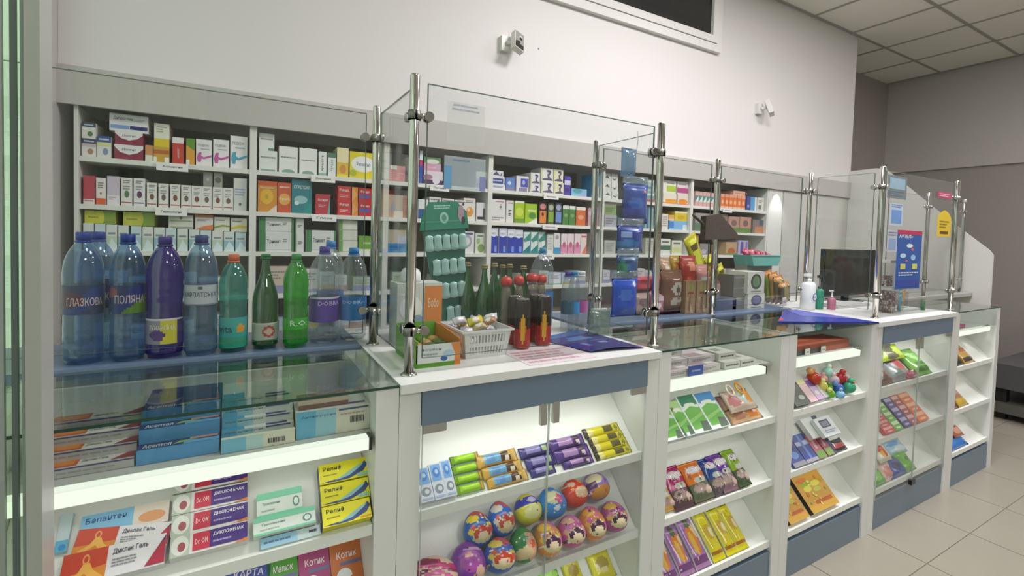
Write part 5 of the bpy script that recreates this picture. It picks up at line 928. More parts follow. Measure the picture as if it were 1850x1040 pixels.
# ================================================================== things standing on the counters
def bottle(name, x, y, z, r, h, body, cap, label_c, lb, cat='bottle', group=None, waist=0.94, neck=0.3, capr=0.016, lab=(0.12, 0.34), labdec=None, ribs=5, water=None, rot=0.0, glassy=False, shoulder=0.66):
    """PET or glass bottle: body, printed label sleeve, cap, liquid"""
    t = thing(name, lb, cat, (x, y, z), (0, 0, rot), group)
    hn = h * 0.955; s0 = h * shoulder; pr = [(r * .55, 0.004), (r * .85, 0), (r * .98, 0.012)]
    n = 26
    for i in range(n + 1):
        f = i / n; zz = 0.012 + (s0 - 0.012) * f; m_ = r
        if not glassy:
            m_ *= 1 - (1 - waist) * math.exp(-((f - .62) / .14) ** 2)
            if ribs and not (lab[0] - .02 < zz / h < lab[1] + .02): m_ *= 1 - 0.022 * (0.5 + 0.5 * math.cos(zz / h * 2 * PI * ribs * 2.6))
        pr.append((m_, zz))
    for i in range(1, 11):
        f = i / 10; pr.append((capr * .8 + (r - capr * .8) * ((1 - f ** 2.3) ** 0.85 if not glassy else (0.5 + 0.5 * math.cos(PI * f)) ** 1.15), s0 + (h * .925 - s0) * f))
    pr.append((capr * .8, hn))
    q = MB(); q.lathe(pr, body, n=28); q.build('body', t)
    if water:
        q = MB(); q.lathe([(max(.001, a - 0.0012), b + .001) for a, b in pr if b < h * .86], water, n=24); q.build('liquid', t)
    q = MB(); ch = h * (.062 if not glassy else .03); q.lathe([(capr, h - ch), (capr, h - .002), (capr * .85, h)], cap, n=20); q.lathe([(capr * 1.12, h - ch - .006), (capr * 1.12, h - ch - .001)], cap, n=20); q.build('cap', t)
    if label_c:
        q = MB(); L0, L1 = lab[0] * h, lab[1] * h; rl = r * 1.006; N = 48; b = 0; M2 = 14
        for j in range(M2 + 1):
            for i in range(N):
                a = 2 * PI * i / N; q.v.append((rl * math.cos(a), rl * math.sin(a), L0 + (L1 - L0) * j / M2))
        for j in range(M2):
            for i in range(N):
                k = (i + 1) % N; a = 2 * PI * (i + .5) / N
                c = label_c; sa = math.sin(a)
                if labdec and sa < 0.3: c = sample(labdec, .5 + (((a - 1.5 * PI + PI) % (2 * PI)) - PI) / 2.6, (j + .5) / M2, label_c)
                q.f.append((j * N + i, j * N + k, (j + 1) * N + k, (j + 1) * N + i)); q.m.append(q.mi(c)); q.sm.append(True)
        for it in (labdec or []):
            if it[0] == 't':
                vs, fs = text2d(it[1]); base = len(q.v); mi = q.mi(it[6])
                for x_, y_ in vs:
                    a = 1.5 * PI + ((it[2] + x_ * (it[4] - it[2])) - .5) * 2.6; zz = L0 + (L1 - L0) * (it[3] + y_ * (it[5] - it[3])); q.v.append(((rl + .0006) * math.cos(a), (rl + .0006) * math.sin(a), zz))
                for f in fs: q.f.append(tuple(base + i for i in f)); q.m.append(mi); q.sm.append(False)
        q.build('label', t)
    return t
BW_ = 'large water bottles on the left worktop'
blu = glass('#b4cde4', 0.09, '#b0d0f0', 0.13); blu2 = glass('#c4d8e8', 0.09, '#c4dcf0', 0.14)
lab1 = [('r', 0, 0, 1, 1, '#2f3a5c'), ('p', [(0, .05), (.3, 0), (1, .7), (1, 1), (.6, .9)], '#2b3f7c'), ('e', .15, .5, .3, .3, '#5a2c40'), ('t', 'ГЛАЗКОВА', .14, .3, .84, .58, '#c8b4b0')]
bottle('water_bottle', -0.352, 1.612, LZ, 0.0415, 0.333, blu, '#1f3a94', '#323a58', 'pale blue water bottle with dark blue cap, leftmost in front row', rot=.3, group=None, lab=(.38, .6), labdec=lab1, water=glass('#dce8f2', .0, '#b0cce8', .08))
bottle('water_bottle', -0.345, 1.715, LZ, 0.0415, 0.333, blu, '#1f3a94', '#323a58', 'pale blue water bottle standing behind the leftmost one', rot=.6, lab=(.38, .6), labdec=lab1)
bottle('water_bottle', -0.262, 1.606, LZ, 0.0385, 0.330, blu, '#1f3a94', '#2f3c64', 'pale blue water bottle with green hill label, second in front row', rot=.2, lab=(.38, .6), labdec=[('p', [(0, 0), (1, 0), (1, .8)], '#5a7f2c'), ('p', [(0, .05), (.3, 0), (1, .75), (1, 1), (.55, .9)], '#2b3474'), ('e', .12, .75, .14, .18, '#8a4c50'), ('t', 'ПОЛЯНА', .2, .36, .86, .66, '#c8b4b8')], water=glass('#dce8f2', .0, '#b0cce8', .08))
bottle('water_bottle', -0.183, 1.610, LZ, 0.0425, 0.325, glass('#6a54b8', 0.09, '#6044b0', 0.5), '#3a2a7c', '#8c8698', 'deep purple bottle with purple cap and yellow label patch', lab=(.12, .33), labdec=[('r', .45, 0, .82, 1, '#ccc23a'), ('e', .38, .35, .16, .22, '#5c3a80'), ('r', .82, 0, 1, 1, '#4a3a84'), ('t', 'ЛУЖАНСЬКА', .2, .55, .75, .75, '#e2dcc8'), ('r', 0, .92, 1, 1, '#d8d4dc')], waist=.96)
bottle('water_bottle', -0.100, 1.604, LZ, 0.0405, 0.331, blu2, '#2a3578', '#b4bac0', 'pale blue water bottle with navy cap and silver label', lab=(.42, .59), labdec=[('t', 'КАРПАТСЬКА', .1, .42, .9, .66, '#5c6068'), ('r', 0, 0, 1, .1, '#6f7a84'), ('l', .2, .15, .8, .3, '#8a9098', 1), ('e', .5, .85, .05, .08, '#5c6068')], water=glass('#dce8f2', .0, '#b0cce8', .08))
bottle('water_bottle', -0.022, 1.606, LZ, 0.036, 0.278, glass('#7fd4c8', 0.09, '#5cc0b2', 0.35), '#d8683c', '#2a9c94', 'teal bottle with orange cap and citrus label', capr=.014, lab=(.05, .36), labdec=[('r', 0, .5, 1, 1, '#3aa49c'), ('t', 'vita', .08, .5, .48, .75, '#1f5c5c'), ('e', .72, .62, .12, .14, '#e09a30'), ('e', .45, .3, .1, .09, '#d8a040'), ('r', 0, 0, 1, .35, '#1f9474')], waist=.92)
gg = glass('#2f8c34', 0.09, '#1f7a28', 0.5); gd = glass('#3c8c40', 0.11, '#2f8c3c', 0.4)
bottle('water_bottle', 0.060, 1.612, LZ, 0.0345, 0.279, gd, '#1f7a3c', '#a9b0a0', 'dark green bottle with silver label and red emblem', capr=.013, lab=(.1, .28), labdec=[('e', .6, .5, .2, .34, '#a8483c'), ('e', .6, .5, .13, .2, '#c8a898'), ('r', 0, .92, 1, 1, '#c8ccc0')], waist=.95, glassy=True, shoulder=.5, ribs=0)
bottle('water_bottle', 0.142, 1.600, LZ, 0.0355, 0.280, glass('#58d848', 0.09, '#44cc3a', 0.42), '#1f8a3c', '#38a838', 'bright green ribbed bottle with pale printed letters', capr=.014, lab=(.2, .32), labdec=[('t', 'R.O.', .3, .3, .85, .8, '#d0e8cc')], waist=.95)
clr = glass('#eef3f4', 0.07, '#cfd8dc', 0.12)
bottle('water_bottle', 0.228, 1.640, LZ, 0.0455, 0.303, clr, '#4a3f9c', '#5a3c9c', 'clear bottle with violet cap and purple label', lab=(.22, .48), labdec=[('t', 'DOBRA', .3, .66, .9, .84, '#c8bce0'), ('l', .2, .2, .9, .5, '#9a84c8', 3), ('r', 0, .9, 1, 1, '#d4d8dc')], waist=.97, ribs=3, shoulder=.68)
bottle('water_bottle', 0.318, 1.640, LZ, 0.0425, 0.300, clr, '#2f80c8', '#2a74b8', 'clear bottle with blue cap and blue label', lab=(.22, .47), labdec=[('t', 'DOBRA', .1, .72, .8, .86, '#b0cce8'), ('l', .1, .2, .9, .5, '#7fb0dc', 3)], waist=.97, ribs=3, shoulder=.68)
bottle('water_bottle', 0.262, 1.745, LZ, 0.0425, 0.318, clr, '#2f80c8', '#2a74b8', 'clear bottle with blue cap standing behind the violet capped one', lab=(.22, .47), waist=.97, ribs=3, shoulder=.68)
# ---- near pay desk top, from left to right
def display_carton(x, y, z, wd, dp, hf, hb, lb, cats, white='#d8dcd8'):
    t = thing('display_carton', lb, 'box', (x, y, z)); c = white; th = .003
    q = MB(); q.box(0, wd, 0, th, 0.012, hf, c); q.decal((0, 0, 0), (1, 0, 0), (0, 0, 1), (0, -1, 0), wd, hf, [('t', 'Фітобон', .1, .72, .55, .84, '#6a7c80'), ('e', .62, .35, .08, .12, '#3a64a4'), ('e', .72, .55, .12, .16, '#a8c8d8'), ('p', [(.85, 0), (1, 0), (1, 1), (.78, 1), (.88, .5)], '#d8823c'), ('l', .1, .5, .5, .64, '#98a8a8', 1)]); q.box(0, wd, 0, dp, 0, .012, '#5f9a2c'); q.build('tray', t)
    q = MB(); q.prism([(0, .012), (dp, .012), (dp, hb), (dp * .7, hb), (0, hf + .01)], 'x', wd - th, wd, '#d8803c'); q.prism([(0, .012), (dp, .012), (dp, hb), (dp * .7, hb), (0, hf + .01)], 'x', 0, th, '#7fa83c'); q.build('side_wall', t)
    q = MB(); q.box(th, wd - th, dp - th, dp, .012, hb + .004, '#6ca83a'); q.build('rear_wall', t)
    return t
display_carton(0.404, 1.232, ZC, 0.126, 0.2, 0.062, 0.085, 'open display carton, white front, orange side, green foot, nearest the front', None)
for i in range(12):
    q = MB(); r = .019; c = ['#4a6a2c', '#3f5a24', '#5a7a34', '#b08a50'][i % 4]
    q.lathe([(0.001, -r * .7)] + [(r * math.sin(a), -r * .7 * math.cos(a)) for a in [PI * j / 8 for j in range(1, 8)]] + [(0.001, r * .7)], gloss(c), n=12)
    q.build('candy', None, (0.43 + (i % 3) * .037, 1.258 + (i // 3) * .042, ZC + .04), label='%s wrapped sweet in the nearest display carton, %s row from front, %s' % (['olive', 'dark green', 'leaf green', 'tan'][i % 4], ORD[i // 3 + 1], ['at left', 'in the middle', 'at right'][i % 3]), cat='sweet', group='wrapped sweets in the open display carton')
q = carton(.15, .09, .2, '#c9cbc4', [('r', .6, 0, 1, .95, '#d4803a'), ('e', .3, .6, .25, .2, '#dfe0dc'), ('e', .45, .35, .15, .14, '#8a9fb4'), ('r', 0, 0, 1, .12, '#6aa03a'), ('t', 'Бобо', .68, .6, .92, .75, '#e8c8a8')], side='#b9bcb4'); q.build('carton', None, (.425, 1.50, ZC), label='tall white and orange carton behind the open display carton', cat='box')
q = MB(); q.lathe([(.034, 0), (.035, .012), (.033, .03), (.022, .044), (.001, .05)], '#d4d6d2', n=24); q.build('rounded_lid', None, (.48, 1.545, ZC + .2005), label='rounded white lid on top of the tall white and orange carton', cat='lid')
# green hanging card with mint blisters
def green_card():
    t = thing('blister_display', 'dark green display card with rows of mint coloured blisters', 'display', (0.568, 1.60, ZC), (0, math.radians(-5), 0))
    gr = mat('#2a6a5c', .35); W_, H_ = .155, .37
    q = MB(); q.prism([(.045, 0), (.135, 0), (.16, H_), (-.0, H_)], 'y', 0.004, 0, gr); q.build('card', t)
    q = MB(); q.prism([(-.01, H_ + .001), (.172, H_ + .001), (.168, H_ + .06), (.13, H_ + .098), (.03, H_ + .098), (.004, H_ + .06)], 'y', 0.002, -0.004, mat('#2f8068', .3)); q.decal((-.01, -.004, H_), (1, 0, 0), (0, 0, 1), (0, -1, 0), .18, .1, [('e', .5, .42, .09, .2, '#9cc4b8'), ('e', .5, .42, .05, .12, '#4a8c7c'), ('l', .3, .72, .65, .88, '#a8d0c4', 2), ('r', .06, .28, .94, .3, '#5fa890'), ('e', .86, .55, .07, .3, '#a88c98'), ('e', .9, .3, .04, .14, '#2f3a3c')]); q.build('header', t)
    q = MB(); q.box(.02, .16, -.01, .06, -.0, .006, gr); q.build('base', t)
    for n, (row, cnt_, x0, z) in enumerate(((0, 5, .006, .30), (1, 4, .028, .215), (2, 3, .055, .13), (3, 2, .068, .045))):
        for i in range(cnt_):
            q = MB(); q.v = []; c = glass('#dff4f0', .08, '#c4e8e2', .9, rough=.15)
            q.lathe([(.001, -.004)] + [(.015 * (1 + .1 * math.cos(j)), j * .0098) for j in range(0, 6)] + [(.001, .055)], c, n=12); q.v = [(a, b * .5 - .008, c_) for a, b, c_ in q.v]
            q.build('blister', t, (x0 + .014 + i * .031, 0, z))
green_card()
# green glass bottles
for i, (u, v, y) in enumerate(((845, 474, 1.60), (876, 478, 1.56), (894, 475, 1.60), (908, 478, 1.66), (921, 477, 1.60), (946, 480, 1.56))):
    p = P(u, v, y=y)
    bottle('green_bottle', p[0], y, ZC, .031, p[2] - ZC, gd, '#8a7c4c', '#24503a', 'dark green glass bottle with gold cap on the near desk, %s from left' % ORD[i + 1], group='dark green glass bottles', capr=.0115, lab=(.1, .35), glassy=True, ribs=0, shoulder=.46)
# dark cans with flames
for i, (u, v, y) in enumerate(((932, 535, 1.40), (945, 540, 1.33), (970, 532, 1.40), (983, 534, 1.345))):
    p = P(u, v, y=y); h = p[2] - ZC; r = .0265
    t = thing('drink_can', 'dark tall drink can with red foot and yellow flame, %s from left' % ORD[i + 1], 'can', (p[0], y, ZC), group='dark drink cans with flame print')
    q = MB(); N = 36; prof = [(r * .85, 0), (r, .006)] + [(r, .006 + (h - .016) * j / 12) for j in range(1, 13)] + [(r * .86, h - .002), (r * .84, h)]
    for a, b in prof:
        for k in range(N): q.v.append((a * math.cos(2 * PI * k / N), a * math.sin(2 * PI * k / N), b))
    for j in range(len(prof) - 1):
        for k in range(N):
            an = 2 * PI * (k + .5) / N; zz = (prof[j][1] + prof[j + 1][1]) / 2 / h; c = '#2a211e'
            if zz < .38: c = '#a82c28'
            da = ((an - (1.36 if i % 2 else 1.5) * PI + PI) % (2 * PI)) - PI
            if abs(da) < .5 * (1 - abs(zz - .42) / .34) and .12 < zz < .74: c = '#d8a82c' if abs(da) < .2 else '#c05a24'
            q.f.append((j * N + k, j * N + (k + 1) % N, (j + 1) * N + (k + 1) % N, (j + 1) * N + k)); q.m.append(q.mi(gloss(c))); q.sm.append(True)
    q.build('body', t)
    q = MB(); q.lathe([(r * .84, h - .001), (r * .86, h + .001), (r * .78, h + .0015), (r * .74, h - .001)], CHROME, n=24); q.build('lid', t)
    q = MB(); q.box(-.008, .008, -.004, .012, h + .0012, h + .0024, STEEL); q.build('pull_tab', t)
# red capped round jars behind the cans
for i, (u, v, y, r) in enumerate(((915, 500, 1.50, .018), (938, 498, 1.50, .016), (962, 494, 1.53, .02), (978, 496, 1.53, .018))):
    p = P(u, v, y=y)
    t = thing('round_toy_jar', 'red capped small jar behind the dark cans, %s from left' % ORD[i + 1], 'jar', (p[0], y, ZC), group='red capped jars behind the cans')
    h = p[2] - ZC
    q = MB(); q.lathe([(r * .9, 0), (r, .01), (r, h * .75), (r * .7, h * .85)], glass('#d8d0c0', .07, '#b8b09c', .35), n=18); q.build('body', t)
    q = MB(); q.lathe([(r * 1.0, h * .86), (r * 1.2, h * .9), (r * 1.15, h * .96), (r * .7, h), (.001, h + .002)], mat('#b83a30', .25), n=18); q.build('cap', t)
# clear water bottles on the near desk
for (x, y, r, vt, cp, lc, lb, sz) in ((1.03, 1.60, .046, 448, '#3f8cb8', '#2f7cc0', 'big clear water bottle with blue label on the near desk', .66), (1.085, 1.50, .025, 490, '#4a3f94', '#2f5c6c', 'small clear water bottle with violet cap', .6), (1.115, 1.50, .023, 490, '#3a8cc0', '#2f94cc', 'small clear water bottle with blue cap and label', .6), (1.165, 1.52, .026, 490, '#dfe3e6', '#c45aa4', 'small clear water bottle with white cap and pink label', .6)):
    p = P(1030, vt, y=y)
    bottle('water_bottle', x, y, ZC, r, p[2] - ZC, clr, cp, lc, lb, lab=(.24, .46) if r > .04 else (.30, .5), capr=.013, ribs=3, shoulder=sz, labdec=[('l', .15, .3, .85, .7, '#c4d8ec', 2)])
# paper leaflets
q = MB()
for j in range(1):
    N = 12
    A_, B_, C_, D_ = (0.90, 1.43), (1.155, 1.50), (1.165, 1.165), (0.955, 1.185)
    g = [[None] * (N + 1) for _ in range(N + 1)]
    for i in range(N + 1):
        for k in range(N + 1):
            a, b = i / N, k / N
            x = (A_[0] * (1 - a) + B_[0] * a) * (1 - b) + (D_[0] * (1 - a) + C_[0] * a) * b; y = (A_[1] * (1 - a) + B_[1] * a) * (1 - b) + (D_[1] * (1 - a) + C_[1] * a) * b
            g[i][k] = len(q.v); q.v.append((x - .9, y - 1.16, .0015 + .010 * max(0, math.sin(PI * (a * .9 + .1)) * b * b)))
    for i in range(N):
        for k in range(N):
            a, b = (i + .5) / N, (k + .5) / N; c = sample([('e', .5, .35, .22, .1, '#4a7ab0'), ('e', .7, .6, .1, .05, '#8c8ac0'), ('e', .3, .65, .08, .06, '#5a84c4'), ('r', 0, 0, 1, .18, '#3c6ca8')], a, b, '#3a2f84')
            q.f.append((g[i][k], g[i][k + 1], g[i + 1][k + 1], g[i + 1][k])); q.m.append(q.mi(gloss(c))); q.sm.append(True)
q.build('leaflet', None, (.9, 1.16, ZC + .0006), label='purple and blue leaflet curling on the near desk front', cat='leaflet')
q = MB(); q.box(0, .24, 0, .17, 0, .0008, '#d8ccd0'); q.decal((0, 0, .0008), (1, 0, 0), (0, 1, 0), (0, 0, 1), .24, .17, [('l', .06, .1, .94, .9, '#c09aa4', 5)]); q.build('leaflet', None, (.70, 1.135, ZC + .0003), label='pale pink paper leaflet partly under the drink cans', cat='leaflet')
# white slotted basket of sweets
def basket(x, y, z, wd, dp, h, c, lb, name='basket'):
    t = thing(name, lb, 'basket', (x, y, z)); m_ = mat(c, .35); fl = .012
    q = MB(); q.box(fl, wd - fl, fl, dp - fl, 0, .004, m_); q.build('base', t)
    def wall(p0, p1, nm):                               # wall with two rows of real slots, leaning outwards
        q = MB(); d = Vector(p1) - Vector(p0); L = d.length; d.normalize(); nrm = Vector((d.y, -d.x, 0))
        def quad(a0, a1, z0, z1):
            th = .0025
            def pt(a, zz, o): k = zz / h * fl; ee = (1 - 2 * a / L) * (fl - k) ; return Vector(p0) + d * (a + ee) + nrm * (-(fl - k) + o) + Vector((0, 0, zz))
            v = [pt(a0, z0, 0), pt(a1, z0, 0), pt(a1, z1, 0), pt(a0, z1, 0)]; w2 = [pt(a0, z0, -th), pt(a1, z0, -th), pt(a1, z1, -th), pt(a0, z1, -th)]
            q.face(v, m_); q.face(w2[::-1], m_)
            for i in range(4): k = (i + 1) % 4; q.face([v[i], w2[i], w2[k], v[k]], m_)
        rows = [(0, .12), (.40, .54), (.82, 1.0)]
        for a, b in rows: quad(0, L, a * h, b * h)
        n = max(5, int(L / .014))
        for r0, r1 in ((.12, .40), (.54, .82)):
            quad(0, L * .12, r0 * h, r1 * h); quad(L * .88, L, r0 * h, r1 * h)
            for i in range(n):
                a = L * (.12 + .76 * (i + .5) / n); quad(a - .0022, a + .0022, r0 * h, r1 * h)
        q.build('wall', t)
    wall((0, 0, 0), (wd, 0, 0), 'front'); wall((wd, 0, 0), (wd, dp, 0), 'r'); wall((wd, dp, 0), (0, dp, 0), 'b'); wall((0, dp, 0), (0, 0, 0), 'l')
    q = MB(); e = .006; q.box(-e, wd + e, -e, .002, h - .006, h, m_); q.box(-e, wd + e, dp - .002, dp + e, h - .006, h, m_); q.box(-e, .002, .002, dp - .002, h - .006, h, m_); q.box(wd - .002, wd + e, .002, dp - .002, h - .006, h, m_); q.build('rim', t)
    return t
basket(0.552, 1.262, ZC, .158, .17, .083, '#dfe0dc', 'white plastic basket with slotted walls, full of sweets')
for i in range(16):
    x = .585 + (i % 4) * .032; y = 1.295 + (i // 4) * .035; c = ['#c8c4c8', '#d8cc3c', '#b08060', '#d4ccd0', '#a89cb4', '#c4b080', '#a8b4c4', '#cfd0cc'][i * 5 % 8]
    q = pouch(.05, .028, .012, c, [('e', .5, .5, .2, .3, '#e4dcd8')], nx=10, nz=6, horiz=True, mats=gloss, crimp=.12)
    q.build('wrapped_sweet', None, (x - .02, y, ZC + .058 + .012 * (i % 3)), (random.uniform(-1.3, -.5), random.uniform(-.5, .5), random.uniform(-.7, .7)), label='wrapped sweet in the white slotted basket, %s row from the front, %s from left' % (ORD[i // 4 + 1], ORD[i % 4 + 1]), cat='sweet', group='wrapped sweets in the white basket')
# hanging blue sachets at the right of the near desk
def sach(u0, u1, v0, v1, y, dec, c, lb, clear=None, tilt=0.0):
    a = P(u0, v1, y=y); b = P(u1, v1, y=y); tp = P((u0 + u1) / 2, v0, y=y)
    t = thing('hanging_sachet', lb, 'sachet', (a[0], y, a[2]), (0, tilt, 0.0))
    w_ = b[0] - a[0]; h = tp[2] - a[2]
    q = pouch(w_, h, .012, c, dec, nx=10, nz=14, mats=gloss, wob=.2); q.build('printed_pack', t)
    q = pouch(w_ * 1.02, .03, .004, '#dfe6ea', [], nx=4, nz=4, mats=lambda c: glass('#e4eef2', .08, '#cfdce4', .3)); q.build('clear_header', t, (0, 0, h))
    return t
bl = [('l', .1, .8, .5, .92, '#8fa4d8', 1), ('e', .5, .5, .3, .18, '#3a5fa8'), ('l', .1, .1, .9, .3, '#6f8cc8', 2), ('e', .85, .85, .06, .04, '#c8607c')]
sach(1122, 1168, 332, 402, 1.40, bl, '#27438c', 'blue hanging sachet, topmost of the chain by the right post')
sach(1113, 1160, 408, 456, 1.385, [('r', .1, .6, .5, .75, '#8fa4d8'), ('e', .4, .3, .4, .2, '#2f6ca4'), ('r', 0, 0, 1, .08, '#7f9cc4')], '#233c90', 'blue hanging sachet, second of the chain by the right post')
sach(1113, 1152, 462, 502, 1.375, [('e', .2, .4, .2, .4, '#2a7a5c'), ('e', .6, .5, .2, .2, '#2f5c94')], '#1f4a74', 'blue green hanging sachet, third of the chain')
sach(1103, 1149, 503, 573, 1.365, [('l', .1, .72, .5, .84, '#9ab0e0', 1), ('e', .5, .55, .26, .16, '#3f6cc4'), ('e', .85, .85, .05, .05, '#d8dce8')], '#1f4cb4', 'bright blue hanging sachet, lowest of the chain')
a = P(1122, 332, y=1.41); q = pouch(.075, .11, .02, '#8fb4d4', [('e', .5, .3, .3, .1, '#c8d8e4')], nx=8, nz=8, mats=lambda c: glass('#c4d8e8', .08, '#9abcd8', .5)); q.build('clear_bag', None, (a[0], 1.415, a[2] + .03), label='pale blue clear bag above the topmost hanging sachet', cat='bag')
q = MB(); a = P(1143, 290, y=1.41); q.tube([(0, 0, 0), (.012, .0, .05), (.02, .0, .1), (.016, .0, .135)], .0012, '#77736c', 6); q.build('hanging_string', None, (a[0], 1.405, a[2] - .02), label='thin grey string holding the pale blue clear bag', cat='string')
q = pouch(.1, .1, .03, '#dfe6e4', [], nx=8, nz=8, mats=lambda c: glass('#dfeae4', .08, '#b8c8b4', .3)); q.build('clear_bag', None, (1.11, 1.40, ZC + .001), label='clear crumpled bag standing below the lowest hanging sachet', cat='bag')
# ---- snacks on the worktop between the pay desks
ZL = LZ + .0004
def stand(name, u0, u1, vt, y, d, make, lb, cat, vb=None, rot=(0, 0, 0)):
    a = P(u0, (vt + (vb or 560)) / 2, y=y); b = P(u1, (vt + (vb or 560)) / 2, y=y); tp = P((u0 + u1) / 2, vt, y=y); z0 = ZL if vb is None else P((u0 + u1) / 2, vb, y=y)[2]
    return make(b[0] - a[0], tp[2] - z0, d).build(name, None, (a[0], y, z0), rot, label=lb, cat=cat)
def SP(c, dec, wob=.1, nx=14, nz=18):
    def f(w_, h, d):
        q = pouch(w_, h, d * .7, c, dec, nx=nx, nz=nz, wob=wob, mats=gloss); q.v = [(a, b + d * .7, c_) for a, b, c_ in q.v]; return q
    return f
stand('hair_bow', 1152, 1204, 500, 1.66, .03, SP('#c04458', [('e', .5, .5, .1, .4, '#8c2c40')], .4), 'crimson pink bow on the pink patterned pack', 'bow', vb=526)
stand('gift_pack', 1150, 1178, 530, 1.64, .03, SP('#b89c98', [('e', .5, .6, .3, .2, '#8a6c6c')]), 'dusty pink pack at the left of the snacks', 'pack')
stand('gift_pack', 1180, 1214, 526, 1.62, .04, SP('#b8808a', [('e', .5, .7, .3, .1, '#d8c0c8'), ('e', .3, .4, .15, .1, '#d8c8cc'), ('e', .7, .4, .15, .1, '#5f4048'), ('r', 0, 0, 1, .15, '#a8aca4')]), 'pink and white patterned pack below the bow', 'pack')
stand('coffee_bag', 1202, 1240, 488, 1.60, .05, SP('#7a5848', [('e', .6, .58, .28, .16, '#b0aca0'), ('e', .6, .56, .12, .09, '#5a4c44'), ('e', .45, .3, .2, .07, '#a8a498'), ('e', .8, .32, .14, .07, '#a8a498'), ('r', .2, .16, 1, .18, '#a09488'), ('r', 0, 0, 1, .08, '#6a2c30')]), 'brown kraft snack bag with white drawing', 'bag')
stand('sweets_bag', 1196, 1216, 466, 1.72, .04, SP('#a88464', [('e', .5, .6, .3, .3, '#c8b8a8')]), 'tan crumpled bag behind the brown kraft bag', 'bag', )
stand('sweets_bag', 1216, 1232, 462, 1.73, .04, SP('#a88a34', [('e', .5, .6, .3, .3, '#b0643c')]), 'mustard crumpled bag behind the brown kraft bag', 'bag')
stand('sweets_bag', 1233, 1262, 462, 1.70, .04, SP('#9c3a30', [('e', .6, .8, .2, .1, '#cf8a70'), ('e', .4, .5, .2, .1, '#c0604c'), ('r', .5, .1, 1, .4, '#a8404c')]), 'dark red snack bag above the bamboo packs', 'bag')
for i, (a, b) in enumerate(((1239, 1256), (1259, 1281))):
    stand('rice_stick_pack', a, b, 507, 1.60, .03, lambda w_, h, d: carton(w_, d, h, '#a88c6c', [('p', [(.1, .5), (.3, .5), (.8, .02), (.6, .02)], '#c9b48c'), ('e', .5, .8, .3, .12, '#a8a060'), ('r', .2, .6, .8, .66, '#a8503c'), ('r', .3, .1, .5, .5, '#8a6c50'), ('r', .47, 0, .5, 1, '#7a6048')]), 'tan slatted snack pack below the red bags, %s' % ['left', 'right'][i], 'pack')
stand('sweets_bag', 1262, 1286, 478, 1.68, .04, SP('#b07c74', [('e', .4, .6, .25, .15, '#a8b4a8'), ('e', .6, .3, .3, .1, '#c8a8a0')]), 'rose bag with pale green dot right of the red bag', 'bag')
for i, (a, b, vt, vb, rt) in enumerate(((1262, 1284, 425, 500, -.5), (1290, 1304, 462, 512, -.5), (1300, 1314, 470, 520, -.5), (1308, 1322, 478, 524, -.5))):
    stand('crisps_stick', a, b, vt, 1.74 - .01 * i, .02, SP('#b8b030', [('r', .3, .1, .7, .9, '#d8dc50'), ('e', .5, .7, .3, .1, '#6a5a2c')]), 'yellow green stick pack leaning left, %s from left' % ORD[i + 1], 'pack', vb=vb, rot=(0, rt, 0))
stand('grey_tub', 1292, 1330, 538, 1.62, .09, lambda w_, h, d: carton(w_, d, h, mat('#5a6270', .3), [('r', .05, .8, .95, .9, '#7f8894')]), 'slate grey plastic tub beside the middle post', 'tub')
stand('sweets_bag', 1286, 1308, 500, 1.70, .04, SP('#8a5c54', [('e', .5, .5, .3, .3, '#c0a8a4')]), 'brown and white bag above the slate tub, left', 'bag')
stand('sweets_bag', 1308, 1328, 502, 1.70, .04, SP('#a88c84', [('e', .5, .4, .3, .2, '#d4c8c4'), ('e', .3, .7, .2, .1, '#8a4c48')]), 'beige and white bag above the slate tub, right', 'bag')
stand('carton_side_block', 1325, 1350, 496, 1.62, .12, lambda w_, h, d: carton(w_, d, h, '#77776e', [('r', 0, .3 * k, 1, .3 * k + .02, '#a0a098') for k in range(1, 4)]), 'grey striped stack of thin boxes beside the logo cartons', 'box')  # stand-in block for the grey side face of the logo cartons
for i in range(2):
    stand('logo_carton', 1351, 1381, [530, 491][i], 1.60, .12, lambda w_, h, d: carton(w_, d, h, '#d0cfc4', [('e', .5, .55, .32, .36, '#42503f' if i else '#3a3a5c'), ('e', .5, .55, .22, .26, '#6a8460' if i else '#5c5c8a'), ('r', .2, .06, .8, .12, '#8a8a80')]), 'cream carton with round %s emblem, %s of two' % (['dark blue', 'dark green'][i], ['lower', 'upper'][i]), 'box', vb=[None, 529.5][i])
for i, (a, b, vt, c, c2) in enumerate(((1384, 1398, 498, '#8a8a34', '#c0b83c'), (1392, 1406, 490, '#7c9030', '#b0bc40'), (1400, 1416, 494, '#a07c34', '#6a5a2c'), (1408, 1424, 500, '#6a5c3c', '#a89c60'), (1416, 1434, 512, '#5a4c34', '#8a7c48'))):
    stand('dried_fruit_bag', a, b, vt, 1.70 - .02 * i, .03, SP(c, [('e', .5, .5, .3, .3, c2), ('r', 0, .85, 1, 1, '#b87c3c'), ('r', 0, 0, 1, .16, '#7a5a64')], .3, 8, 12), 'leaning olive and brown snack bag right of the logo cartons, %s' % ORD[i + 1], 'bag', rot=(0, -.22, 0))
q = carton(.035, .002, .05, '#d8cfd0', [('l', .2, .3, .8, .7, '#b08a90', 2)]); p = P(1414, 562, y=1.585); q.build('price_card', None, (p[0], 1.585, ZL), (0, -.12, 0), label='small white price card in front of the leaning snack bags', cat='card')
